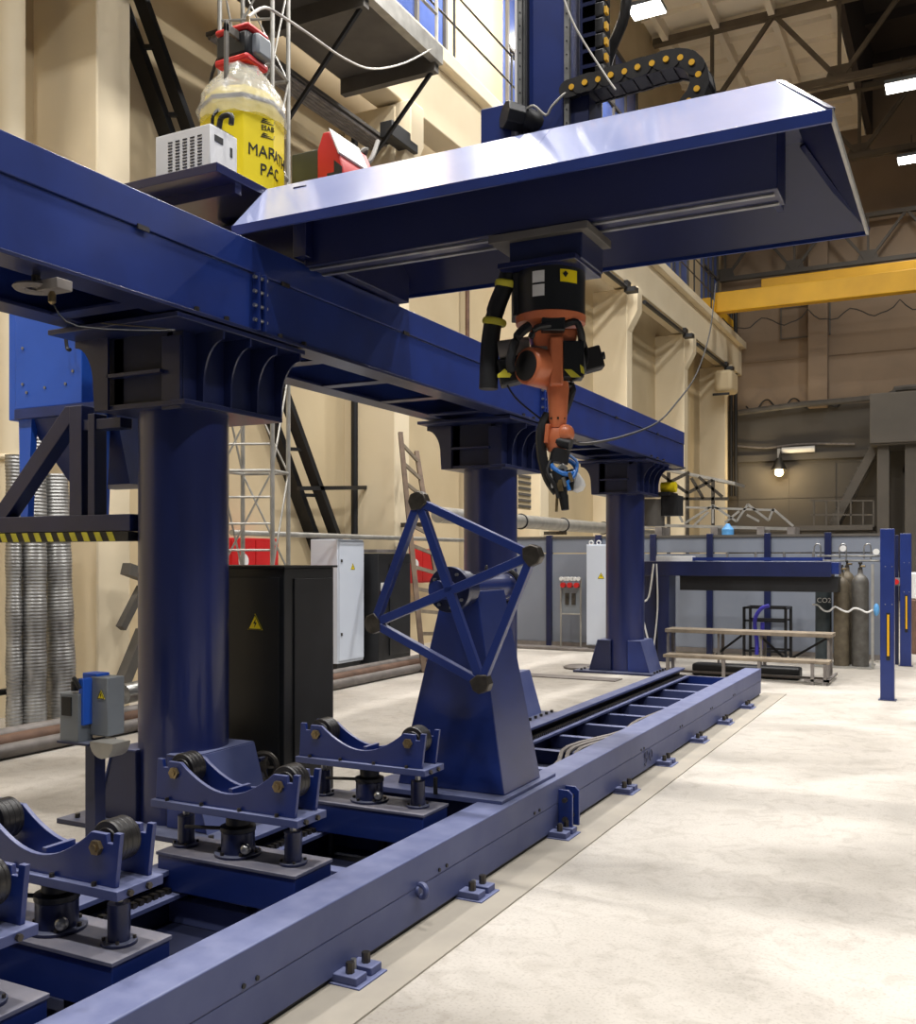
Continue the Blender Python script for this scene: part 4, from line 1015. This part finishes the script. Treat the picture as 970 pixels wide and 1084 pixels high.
MB().cyl((-2.52, 4.64, zb+.0), (-2.52, 4.64, zb+.09), .012, n=10).build('stop_pin', 'black', t)
MB().quadbox([(-2.7, 5.28, zb), (-2.24, 5.28, zb), (-2.24, 5.41, zb), (-2.7, 5.41, zb), (-2.6, 5.24, .72), (-2.32, 5.24, .72), (-2.32, 5.30, .72), (-2.6, 5.30, .72)]).build('rear_gusset', 'dusty_blue', t)

t = thing('clamping_frame', 'square blue tube frame with crossed bars turned on its corner', 'frame', (-2.4, 4.48, 1.43))
cr = [P(444, 531, Y=4.45), P(564, 588, Y=4.45), P(510, 723, Y=4.45), P(397, 660, Y=4.45)]
ctr = sum(cr, Vector())/4
off = Vector((hx-ctr.x, 0, hz-ctr.z))*0.0
cr = [p+off for p in cr]; ctr += off
for i in range(4): MB().bar(cr[i], cr[(i+1) % 4], .042, .042, up=(0,1,0)).build('edge_bar', 'blue', t, bevel=.003)
MB().bar(cr[0], cr[2], .046, .036, up=(0,1,0)).build('cross_bar', 'blue', t, bevel=.003)
MB().bar(cr[1]+Vector((0,.0,0)), cr[3], .046, .036, up=(0,1,0)).build('cross_bar', 'blue', t, bevel=.003)
MB().cyl(Vector((hx, 4.47, hz)), Vector((hx, 4.6, hz)), .05, n=20).build('hub', 'blue', t)
for i, p in enumerate(cr):
    d = (p-ctr).normalized(); e = Vector((-d.z, 0, d.x))
    pts = [p+d*.05+e*.025, p+d*.05-e*.025, p+d*.02-e*.05, p-d*.03-e*.05, p-d*.045, p-d*.03+e*.05, p+d*.02+e*.05]
    MB().prism([q+Vector((0, -.028, 0)) for q in pts], (0, .056, 0)).build('corner_joint', 'dark_steel', t, bevel=.006)

# handwheel behind the column foot gusset
t = thing('handwheel', 'worn dark spoked handwheel at the right of the first column foot', 'handwheel', (-3.72, 4.75, .4))
hc = P(279, 812, Y=4.95)
MB().ring(hc, (.45, -1, .1), .085, .018).build('rim', 'dark_steel', t)
for k in range(5):
    a = k*2*PI/5; s = Vector((1, .45, 0)).normalized()
    MB().bar(hc, hc+s*.085*math.cos(a)+Vector((0,0,.085*math.sin(a))), .014).build('spoke', 'dark_steel', t)
MB().cyl(hc+Vector((0, -.02, 0)), hc+Vector((-.06, .09, 0)), .03).build('hub', 'dark_steel', t)
MB().box(hc.x-.2, hc.x-.06, hc.y+.05, hc.y+.12, 0, hc.z+.04).build('bracket', 'navy', t)

# ============================================================ CABINETS
t = thing('black_cabinet', 'large black control cabinet with yellow warning triangle beside the first column', 'cabinet', (-4.4, 5.4, 0))
MB().box(-4.86, -3.90, 5.14, 5.70, .0, 1.53).build('body', 'black_gloss', t, bevel=.006)
MB().box(-4.84, -3.93, 5.125, 5.14, .06, 1.47).build('door', 'black_gloss', t, bevel=.003)
MB().box(-3.90, -3.888, 5.24, 5.67, .06, 1.46).build('side_panel', 'black', t, bevel=.003)
MB().box(-4.88, -3.88, 5.12, 5.72, 1.53, 1.545).build('top_cover', 'black', t)
warning_sign((-4.12, 5.125, 1.17), (0, -1, 0), .1, t)

t = thing('white_cabinet', 'white tall electrical cabinet by the left wall with warning sign', 'cabinet', (-8.1, 11.9, 0))
wy0, wy1 = 11.72, 12.4
MB().box(-8.42, -7.95, wy0, wy1, .08, 1.86).build('body', 'white_blue', t, bevel=.01)
MB().box(-7.95, -7.93, wy0+.02, wy1-.02, .12, 1.83).build('door', 'white_blue', t, bevel=.004)
MB().box(-8.47, -7.98, wy0+.03, wy1-.03, 0, .08).build('plinth', 'black', t)
for y in (wy0+.08, wy1-.08): MB().ring((-8.0, y, 1.9), (1,0,0), .035, .01, n=14).build('lifting_eye', 'dark_steel', t)
warning_sign((-7.93, wy0+.36, 1.46), (1, 0, 0), .09, t)
for z in (.5, 1.55): MB().box(-7.93, -7.915, wy0+.05, wy0+.08, z-.02, z+.02).build('lock', 'dark_steel', t)

t = thing('dark_cabinet', 'black cabinet with red rotary switch right of the white cabinet', 'cabinet', (-8, 13, 0))
dy0, dy1 = 12.50, 13.45
MB().box(-8.5, -7.75, dy0, dy1, .02, 1.66).build('body', 'black', t, bevel=.008)
MB().box(-7.75, -7.73, dy0+.3, dy1-.04, .12, 1.5).build('door', 'black_gloss', t, bevel=.004)
MB().box(-7.75, -7.735, dy0+.06, dy0+.16, 1.1, 1.22).build('switch_plate', 'white', t)
MB().box(-7.735, -7.715, dy0+.08, dy0+.14, 1.02, 1.11).build('rotary_switch', 'red', t)
tag(MB().prism([(-8.3, 12.6, 1.67), (-7.9, 12.7, 1.67), (-7.85, 13.2, 1.67), (-8.3, 13.1, 1.67)], (0, 0, .05)).build('paper_stack', 'dust_metal', bevel=.004), 'loose stack of grey papers lying on top of the black wall cabinet', 'papers')

# electrical post
px, py = -4.23, 3.9
t = thing('control_post', 'slim blue post carrying grey control boxes beside the first column', 'control post', (px, py, 0))
MB().box(px-.04, px+.035, py-.04, py+.035, 0, .62).build('post', 'navy', t, bevel=.003)
MB().box(px-.1, px+.1, py-.1, py+.1, 0, .012).build('foot_plate', 'navy', t)
MB().box(px-.12, px+.02, py-.14, py-.04, .61, .87).build('switch_box', 'grey', t, bevel=.005)
MB().box(px-.10, px-.03, py-.146, py-.139, .75, .85).build('switch_window', 'black', t)
MB().box(px+.02, px+.15, py-.06, py+.06, .64, .955).build('terminal_box', 'grey', t, bevel=.005)
MB().box(px-.06, px+.05, py-.04, py+.05, .72, .97).build('blue_housing', 'cobalt', t, bevel=.004)
MB().box(px-.0, px+.035, py-.12, py-.05, .70, .95).build('blue_cover', 'cobalt', t, bevel=.004)
warning_sign((px+.105, py-.061, .86), (0, -1, 0), .045, t)
MB().cyl((px-.05, py-.10, .88), (px-.05, py-.10, .93), .02).build('gland', 'black', t)
MB().tube([(px-.05, py-.1, .93), (px-.02, py-.13, .95), (px+.02, py-.13, .9)], .012).build('gland_cable', 'black', t)
MB().box(px-.13, px+.1, py-.15, py+.05, .60, .612).build('shelf', 'navy', t)
# scoop under it
b = MB(); n = 10; ptsA = []
sq = P(118, 790, Y=3.82)
for k in range(n+1):
    a = PI*k/n; ptsA.append((sq.x+.085*math.cos(a), sq.y-.07, sq.z+.03-.085*math.sin(a)))
b.prism(ptsA, (0, .12, 0)); tag(b.build('metal_scoop', 'aluminium'), 'grey half round metal scoop hanging under the control post boxes', 'scoop')

# ============================================================ FAR ZONE
YP = 16.45
def xat(u, y): return P(u, 0, Y=y).x
posts = [582, 634, 692, 752, 813, 877]
for i, (u0, u1) in enumerate(zip([536]+posts, posts+[941])):
    x0, x1 = xat(u0, YP)+.05, xat(u1, YP)-.05
    lab = ['grey partition panel, leftmost, behind the tube frame', 'grey partition panel left of the farthest column holding the gas board', 'grey partition panel hidden behind the farthest column', 'grey partition panel above the blue cantilever leg',
           'grey partition panel behind the hose stand, left of it', 'grey partition panel between hose stand and gas cylinders', 'grey partition panel behind the gas cylinders'][i]
    t = thing('partition_panel', lab, 'panel', ((x0+x1)/2, YP, 0), 'grey partition panels')
    MB().box(x0, x1, YP, YP+.05, .1, 1.66).build('lower_sheet', 'panel_grey', t, bevel=.004)
    MB().box(x0, x1, YP+.01, YP+.05, 1.68, 1.93).build('upper_sheet', 'panel_grey', t, bevel=.004)
    MB().box(x0, x1, YP-.01, YP+.06, 1.93, 1.97).build('top_trim', 'walk_steel', t)
    MB().box(x0, x1, YP-.02, YP+.06, .02, .1).build('bottom_rail', 'dust_metal', t)
for i, u in enumerate(posts):
    x = xat(u, YP)
    lab = ['first blue fence post from the left, beside the gas board', 'blue fence post left of the farthest column', 'blue fence post right of the farthest column', 'blue fence post above the blue cantilever frame', 'blue fence post behind the violet hose stand', 'blue fence post left of the gas cylinder manifold'][i]
    tag(MB().box(x-.05, x+.05, YP-.05, YP+.05, 0, 1.99).build('fence_post', 'navy', bevel=.004), lab, 'post', 'blue fence posts')

# second white cabinet before the partition
t = thing('white_cabinet', 'white electrical cabinet with warning sign half hidden by the farthest column', 'cabinet', (-5.6, 16.0, 0))
x0, x1 = xat(621, 16), xat(660, 16)
MB().box(x0, x1, 16.0, 16.38, .1, 1.82).build('body', 'white_blue', t, bevel=.006)
MB().box(x0+.02, x1-.02, 15.985, 16.0, .12, 1.8).build('door', 'white_blue', t, bevel=.003)
MB().box(x0+.02, x1-.02, 16.02, 16.36, 0, .1).build('plinth', 'dust_metal', t)
warning_sign((xat(638, 16)-.02, 15.985, 1.28), (0, -1, 0), .1, t)
for u in (624, 632): MB().ring((xat(u, 16), 16.1, 1.85), (0,1,0), .035, .01, n=12).build('lifting_eye', 'white', t)

# gas board
t = thing('gas_board', 'small frame holding three gas regulators with red gauges before the partition', 'gas board', (-6, 16.1, 0))
x0, x1 = xat(594, 16.1), xat(615, 16.1)
for x in (x0, x1): MB().cyl((x, 16.1, 0), (x, 16.1, 1.25), .018, n=8).build('upright', 'aluminium', t)
MB().box(x0, x1, 16.11, 16.13, .62, 1.1).build('back_plate', 'grey', t)
for z in (.62, 1.12): MB().cyl((x0, 16.1, z), (x1, 16.1, z), .015, n=8).build('crossbar', 'aluminium', t)
for k in range(3):
    x = x0+.06+k*(x1-x0-.12)/2
    r = MB().cyl((x, 16.02, 1.12), (x, 16.1, 1.12), .045, n=14).build('regulator', 'red', t)
    for s in (-.035, .035): MB().cyl((x+s, 16.03, 1.23), (x+s, 16.07, 1.23), .035, n=14).build('gauge', 'white', r)
    MB().cyl((x, 16.06, 1.12), (x, 16.06, 1.24), .01, n=8).build('stem', 'steel', r)
for k in range(2): 
    x = x0+.08+k*.12
    MB().box(x, x+.07, 16.09, 16.105, .78, .98).build('instruction_plate', 'dark_steel', t)
tag(MB().box(x0-.9, x0+1.0, 15.9, 16.2, 0, .05).build('low_skid', 'dust_metal', bevel=.01), 'low grey skid on the floor in front of the gas board', 'skid')

# blue cantilever frame
t = thing('cantilever_stand', 'navy steel cantilever frame with heavy arm over the benches', 'frame', (-3.9, 15, 0))
yc = 15.1
x0 = xat(684, yc); x1 = xat(712, yc); xe = xat(882, yc)
MB().box(x0, xat(697, yc), yc-.1, yc+.3, 0, 1.5).build('upright', 'navy', t, bevel=.006)
MB().box(xat(700, yc), x1, yc-.2, yc+.2, 0, 1.5).build('upright', 'navy', t, bevel=.006)
MB().box(x0+.02, xe, yc-.21, yc+.21, 1.32, 1.54).build('arm', 'navy', t, bevel=.006)
MB().box(xat(722, yc), xat(888, yc), yc-.12, yc+.3, 1.10, 1.32).build('under_beam', 'black', t, bevel=.006)
MB().box(xat(735, yc), xat(872, yc), yc-.1, yc+.1, 1.55, 1.60).build('guide_rail', 'blue', t)
for u in (771, 801, 831, 862): MB().cyl((xat(u, yc), yc-.05, 1.58), (xat(u, yc), yc-.05, 1.68), .02, n=8).build('roller_pin', 'steel', t)
MB().box(xat(697, yc), xat(735, yc), yc-.12, yc+.1, 1.53, 1.62).build('top_box', 'white', t, bevel=.005)
MB().box(xat(878, yc)-.04, xat(890, yc), yc-.18, yc+.1, 1.36, 1.53).build('end_cap', 'blue', t, bevel=.006)
MB().tube([(xat(697, yc), yc-.25, 1.5), (xat(692, yc), yc-.25, 1.0), (xat(684, yc), yc-.25, .85), (xat(690, yc), yc-.25, .4), (xat(696, yc), yc-.25, .1)], .015, n=6).build('cable', 'white', t)
MB().tube([(xat(700, yc), yc-.25, 1.5), (xat(701, yc), yc-.25, .8), (xat(696, yc), yc-.25, .1)], .012, n=6).build('cable', 'white', t)

# violet hose stand
t = thing('hose_stand', 'black tubular frame table carrying a violet bent hose', 'stand', (-2.9, 15.6, 0))
ys = 15.7; x0, x1 = xat(788, ys), xat(832, ys)
for x in (x0, x1):
    for y in (ys, ys+.5): MB().box(x-.02, x+.02, y-.02, y+.02, 0, .83).build('leg', 'black', t)
for z in (.15, .62, .82):
    MB().box(x0, x1, ys-.02, ys+.02, z-.015, z+.015).build('rail', 'black', t); MB().box(x0, x1, ys+.48, ys+.52, z-.015, z+.015).build('rail', 'black', t)
for x in (x0, x1): MB().box(x-.015, x+.015, ys, ys+.5, .8, .83).build('rail', 'black', t)
MB().tube([(xat(815, ys), ys-.05, .86), (xat(806, ys), ys-.05, .8), (xat(800, ys), ys-.05, .62), (xat(802, ys), ys-.05, .3), (xat(802, ys), ys-.05, .1)], .03, n=10).build('hose', 'violet', t)
MB().cyl((xat(808, ys), ys-.05, .2), (xat(808, ys), ys-.05, .6), .03).build('valve_column', 'violet', t)

# two tier bench
t = thing('stepped_bench', 'two tier steel frame bench with long pale plank tops', 'bench', (-3, 13.4, 0))
yb0, yb1 = 13.05, 13.75
xl0, xl1 = xat(702, yb0), xat(878, yb0)
xu0, xu1 = xat(706, yb1), xat(882, yb1)
MB().box(xl0, xl1, yb0, yb0+.3, .26, .30).build('lower_top', 'bench_wood', t, bevel=.003)
MB().box(xu0, xu1, yb1-.1, yb1+.3, .55, .60).build('upper_top', 'bench_wood', t, bevel=.003)
for x in (xl0+.06, (xl0*2+xl1)/3+.1, (xl0+xl1)/2+.2, xl1-.05, xl1-.2):
    MB().box(x-.02, x+.02, yb0+.0, yb0+.04, 0, .27).build('leg', 'dust_metal', t)
for x in (xu0+.03, (xu0*2+xu1)/3, (xu0+xu1)/2+.2, xu1-.05):
    MB().box(x-.02, x+.02, yb1+.2, yb1+.24, 0, .56).build('leg', 'dust_metal', t)
    MB().box(x-.015, x+.015, yb1-.06, yb1-.03, 0, .56).build('leg', 'dust_metal', t)
MB().box(xl1-.3, xl1, yb0, yb0+.03, .04, .07).box(xl0, xl1, yb0+.27, yb0+.3, .04, .07).box(xl1-.03, xl1, yb0, yb1+.2, .04, .07).build('foot_rail', 'dust_metal', t)
for x0_, x1_ in ((xu0+.6, xu0+1.0), (xu0+1.6, xu0+1.25), (xu1-.6, xu1-.1)):
    MB().bar((x0_, yb1+.2, .2), (x1_, yb1+.2, .52), .03).build('brace', 'black', t)
tag(MB().box(xl0+.3, xl0+1.7, yb0+.35, yb0+.62, .0, .16).build('black_bundle', 'black', bevel=.03), 'black wrapped bundle lying on the floor under the bench', 'bundle')

# gas cylinders
def gas(u, y, r, h, m, lab):
    x = xat(u, y)
    t = thing('gas_cylinder', lab, 'gas cylinder', (x, y, 0), 'gas cylinders')
    prof = [(r*.96, 0), (r, .02), (r, h-.2)]+[(r*math.cos(a), h-.2+.14*math.sin(a)) for a in (.3, .6, .9, 1.15)]+[(.035, h-.05), (.035, h)]
    MB().lathe((x, y, 0), prof, n=28).build('shell', m, t)
    v = MB().lathe((x, y, h), [(.03, 0), (.03, .03), (.016, .035), (.016, .08), (.03, .085), (.03, .11)], n=12).build('valve', 'dark_steel', t)
    MB().cyl((x, y, h+.05), (x+.07, y-.02, h+.05), .014, n=8).build('outlet', 'brass', v)
    return x
gas(872, 15.62, .115, 1.32, 'cylinder_dark', 'dark green grey gas cylinder with white lettering, leftmost in the row')
gas(891, 15.42, .11, 1.38, 'cylinder_brown', 'brownish gas cylinder, second from left, standing in front')
gas(897, 15.75, .11, 1.45, 'cylinder_brown', 'gas cylinder mostly hidden behind the brownish one')
gas(911, 15.45, .118, 1.42, 'cylinder_grey', 'dark grey worn gas cylinder, rightmost in the row')
xx = xat(872, 15.62); root = [o for o in C.objects if o.name == 'gas_cylinder'][0]
lettering('CO2', .1, (xx-.08, 15.5, .93), (1,0,0), (0,0,1), 'white', root)
t = thing('gas_rack', 'thin metal rack with manifold pipes and chain around the gas cylinders', 'rack', (-1.8, 15.6, 0))
yr = 15.3; x0, x1 = xat(860, yr), xat(922, yr)
for u, zt in ((924, 1.72),): MB().box(xat(u, yr)-.018, xat(u, yr)+.018, yr-.02, yr+.02, 0, 1.5).build('upright', 'aluminium', t)
MB().box(x0-.01, x0+.02, 15.85, 15.89, 0, 1.5).build('upright', 'aluminium', t)
MB().cyl((x0, 15.87, 1.55), (xat(930, yr), 15.6, 1.55), .014, n=8).build('manifold_pipe', 'steel', t)
MB().cyl((x0, 15.87, 1.62), (xat(930, yr), 15.6, 1.62), .014, n=8).build('manifold_pipe', 'steel', t)
MB().box(x0, x1+.02, 15.2, 15.95, 0, .02).build('tray', 'aluminium', t)
for u in (866, 893, 919):
    x = xat(u, 15.7); MB().tube([(x-.05, 15.7, 1.58), (x-.05, 15.7, 1.75), (x, 15.7, 1.8), (x+.04, 15.7, 1.75), (x+.04, 15.7, 1.55)], .01, n=6).build('pigtail', 'steel', t)
for u, z in ((893, 1.73), (928, 1.68)):
    x = xat(u, 15.6); MB().cyl((x, 15.55, z), (x, 15.6, z), .045, n=16).build('gauge', 'white', t)
pts = [(x0, 15.4, .9)]
for i, u in enumerate((866, 872, 878, 884, 891, 898, 904, 911, 918, 924)): pts.append((xat(u, 15.25), 15.27, .9-.09*abs(math.sin((i)*PI/3.2))))
MB().tube(pts, .014, n=6, smooth=3).build('safety_chain', 'white', t)
MB().ball((xat(928, 15.3), 15.3, .85), .07, .6, .6, 1.3).build('cloth_tie', 'label_blue', t)

# light curtain posts
def lc(u0, u1, v0, y, h, lab, strip):
    x0, x1 = xat(u0, y), xat(u1, y)
    t = thing('light_curtain_post', lab, 'post', ((x0+x1)/2, y, 0), 'blue light curtain posts')
    MB().box(x0, x1, y, y+.13, 0, h).build('post_body', 'blue', t, bevel=.006)
    MB().box(x0-.02, x1+.02, y-.02, y+.15, 0, .008).build('foot_plate', 'navy', t)
    xm = (x0+x1)/2+.01
    s = MB().box(xm-.02, xm+.02, y-.004, y, strip[0], strip[1]).build('slot', 'black', t)
    MB().box(xm-.01, xm+.012, y-.010, y-.004, strip[0]+.05, strip[1]-.02).build('sensor_strip', 'crane_yellow', s)
    for z in (h*.78, h*.56):
        for q in (-.03, .04): MB().cyl((xm+q, y-.006, z), (xm+q, y, z), .007, n=8).build('screw', 'steel', t)
lc(932, 947, 560, 12.0, 1.92, 'blue light curtain post nearest, standing free on the floor at right', (.45, .98))
lc(953, 965, 566, 15.9, 1.95, 'blue light curtain post farther back at the right edge', (.5, 1.05))
x = xat(950, 16.1); tag(MB().box(x-.1, x+.02, 16.1, 16.2, 0, 1.93).build('steel_upright', 'navy', bevel=.004), 'dark navy upright between the two light curtain posts', 'post')
t = thing('emergency_button', 'small red button head on the far light curtain post', 'button', (xat(949, 15.9), 15.88, 1.2))
MB().cyl((xat(949, 15.9), 15.84, 1.24), (xat(949, 15.9), 15.9, 1.24), .04).build('button_head', 'red', t)
MB().box(xat(946, 15.9), xat(953, 15.9), 15.9, 15.96, 1.18, 1.3).build('button_box', 'grey', t)
tag(MB().box(xat(962, 18), xat(990, 18), 18, 18.4, .9, 1.35).build('white_bin', 'white', bevel=.03), 'white sheet covered crate at the right edge of the photo', 'crate')
tag(MB().box(xat(962, 18), xat(990, 18), 17.95, 18.4, 0, .9).build('maroon_crate', 'rust_pipe', bevel=.02), 'brown crate under the white sheet at the right edge', 'crate')

# pile of rags on floor + floor cable cover
q = P(615, 708, Z=0)
b = MB(); b.ball((q.x, q.y, .02), .2, 1.3, 1, .25)
tag(b.build('floor_mat', 'dust_metal'), 'small brown mat on the floor left of the farthest column', 'mat')
a = P(585, 722, Z=.01); c = P(700, 722, Z=.01)
tag(MB().box(-5.9, -4.0, 12.2, 12.5, 0, .015).build('floor_cover_plate', 'dust_metal'), 'thin grey cover plate on the floor before the farthest column', 'plate')

# zigzag truss frames stored on top behind the partition
t = thing('stored_lattice', 'pale zigzag lattice frame stored on top of the partition enclosure', 'frame', (-3.6, 17.0, 2.0))
yt = 17.0
def T(u, v, dy=0): return P(u, v, Y=yt+dy)
tops = [(715, 537), (755, 535), (792, 534), (819, 539)]; bots = [(694, 555), (723, 553), (741, 553), (780, 552), (814, 551), (840, 557)]
seg = [((694, 555), (715, 537)), ((715, 537), (723, 553)), ((725, 554), (755, 535)), ((755, 535), (755, 554)), ((755, 535), (780, 552)), ((780, 552), (792, 534)), ((792, 534), (814, 551)), ((814, 551), (819, 539)), ((819, 539), (840, 557)),
       ((735, 556), (750, 542)), ((768, 553), (783, 541)), ((791, 545), (804, 552)), ((726, 537), (820, 540))]
for a, c in seg: MB().bar(T(*a), T(*c), .035, .035, up=(0,1,0)).build('lattice_bar', 'aluminium', t)
for dy in (0, .5): MB().bar(T(692, 556, dy), T(842, 560, dy), .05, .05).build('base_chord', 'aluminium', t)
for u in (698, 757, 806, 838): MB().box(T(u, 0).x-.06, T(u, 0).x+.06, 16.95, 17.5, 1.95, T(u, 558).z).build('foot_block', 'dust_metal', t)
tag(MB().box(T(690, 0).x, T(842, 0).x, 16.55, 17.8, 1.88, 1.95).build('enclosure_roof', 'walk_steel'), 'flat grey roof of the partition enclosure under the lattice frame', 'roof')
tag(MB().lathe((T(772, 0).x, 16.9, 1.95), [(.06, 0), (.1, .02), (.1, .12), (.05, .18), (.03, .22)], n=14).build('water_bottle', 'label_blue'), 'pale blue bottle standing on the enclosure roof under the lattice frame', 'bottle')
# small canopy shed beyond
t = thing('lattice_shed', 'open lattice steel shed roof with a bright sheet edge beyond the girder end', 'shed', (-7, 24, 0))
ys_ = 24
def S(u, v, dy=0): return P(u, v, Y=ys_+dy)
MB().prism([S(700, 494), S(778, 510), S(778, 513), S(700, 497)], (0, 1.2, .0)).build('roof_sheet', 'aluminium', t)
for a, c in (((708, 500), (708, 660)), ((728, 503), (728, 660)), ((755, 508), (755, 660)), ((700, 528), (772, 528)), ((700, 515), (730, 500)), ((700, 502), (728, 522)), ((728, 522), (755, 508)), ((740, 505), (765, 526)), ((732, 506), (745, 528))):
    MB().bar(S(*a), S(*c), .07, .07, up=(0,1,0)).build('lattice_bar', 'dark_steel', t)

# back wall furniture
t = thing('wall_lamp', 'glowing warm bulb lamp on the dark back wall', 'lamp', P(825, 500, Y=39.5))
q = P(825, 500, Y=39.3)
MB().ball(q, .16).build('bulb', 'bulb_glow', t)
MB().lathe(q+Vector((0, 0, .1)), [(.3, 0), (.16, .3), (.1, .45)], n=16).build('shade', 'black', t)
MB().bar(q+Vector((0, .0, .5)), q+Vector((0, .5, .9)), .05).build('bracket', 'walk_steel', t)
ld = bpy.data.lights.new('wall_lamp_light', 'POINT'); ld.energy = 160; ld.color = (1, .78, .45); ld.shadow_soft_size = .16
lo = bpy.data.objects.new('wall_lamp_light', ld); C.objects.link(lo); lo.parent = t; lo.location = q+Vector((0, -.35, 0))-root_loc(t)
t = thing('tube_lamp', 'unlit white fluorescent tube fixture above the glowing wall lamp', 'lamp', P(843, 476, Y=39.6))
MB().cyl(P(828, 477, Y=39.6), P(863, 475, Y=39.6), .12, n=12).build('tube', 'white', t)
MB().bar(P(825, 475, Y=39.7), P(825, 487, Y=39.7), .12).build('bracket', 'aluminium', t)
tag(MB().tube([P(780, 472, Y=39.7), P(812, 474, Y=39.7), P(850, 470, Y=39.7), P(905, 470, Y=39.7)], .04, n=6).build('wall_cable', 'dust_metal'), 'thin cable running along the back wall above the lamps', 'cable')
tag(MB().tube([P(782, 437, Y=39.3), P(850, 428, Y=39.3), P(938, 420, Y=39.3), P(948, 412, Y=39.3), P(975, 410, Y=39.3)], .12, n=8, smooth=2).build('heating_pipe', 'walk_steel'), 'grey pipe along the ledge of the back wall', 'pipe')
b = MB(); pts = [P(790+k*6, 430+6*math.sin(k*1.3)-k*.3, Y=39.86) for k in range(18)]
tag(b.tube(pts, .03, n=5).build('wavy_cable', 'black'), 'black wavy cable strung under the pipe on the back wall', 'cable')
t = thing('back_stair', 'grey steel stair rising to the gallery at the back', 'stairs', P(885, 550, Y=38.6))
ya_ = 38.6; s0 = P(882, 556, Y=ya_); s1 = P(927, 472, Y=ya_)
for dy in (0, .8): MB().bar(s0+Vector((0, dy, 0)), s1+Vector((0, dy, 0)), .3, .12, up=(0,1,0)).build('stringer', 'gallery', t)
for k in range(12):
    p = s0.lerp(s1, (k+.5)/12); MB().box(p.x-.2, p.x+.12, ya_, ya_+.8, p.z+.05, p.z+.1).build('tread', 'walk_steel', t)
l0 = P(855, 560, Y=38.2); 
MB().box(P(840, 0, Y=38.2).x, P(925, 0, Y=38.2).x, 37.8, 39.4, P(840, 562, Y=38.2).z, P(840, 557, Y=38.2).z).build('landing', 'gallery', t)
for u in (862, 875, 888, 901, 914, 925): MB().bar(P(u, 530, Y=37.9), P(u, 558, Y=37.9), .05).build('railing_post', 'gallery', t)
for v in (530, 545): MB().bar(P(858, v, Y=37.9), P(925, v, Y=37.9), .05).build('railing_bar', 'gallery', t)
for u in (845, 924): MB().bar(P(u, 562, Y=38.5), Vector((P(u, 562, Y=38.5).x, 38.5, 0)), .2).build('support', 'gallery', t)
# rounded duct on last pilaster
t = thing('wall_duct', 'cream boxy air duct end fixed high beside the corner of the hall', 'duct', P(762, 405, Y=36.5))
a = P(757, 393, Y=36.2); c = P(773, 414, Y=36.2)
MB().box(a.x, c.x+.1, 36.0, 37.2, c.z, a.z).build('duct_body', 'wall', t, bevel=.12)
MB().bar((a.x-.05, 36.1, c.z-.1), (c.x, 36.1, c.z-.1), .08).build('support_bar', 'black', t)
# brackets/clips under the runway
for k, y in enumerate((25.0, 31.0, 37.0)):
    t = thing('bus_bar', ['black bus bar section under the runway by the first far corbel', 'black bus bar section under the runway by the second far corbel', 'black bus bar section under the runway nearest the corner'][k], 'bus bar', (-7.8, y, 8.5), 'bus bar sections under the runway')
    MB().cyl((-7.86, y-4.5, 8.62), (-7.86, y+.2, 8.62), .06, n=8).build('bar', 'black', t)
    MB().box(-7.9, -7.6, y-.2, y+.1, 8.5, 8.62).box(-7.9, -7.8, y-.2, y+.1, 8.62, 8.8).build('holder', 'black', t)
# conduits in the far corner
for k, u in enumerate((774, 779)):
    q = P(u, 380, Y=39.4); tag(MB().cyl((q.x, 39.4, 4), (q.x, 39.4, 12), .07, n=8).build('corner_conduit', 'black'), ['black vertical conduit in the far corner, left one', 'black vertical conduit in the far corner, right one'][k], 'conduit')
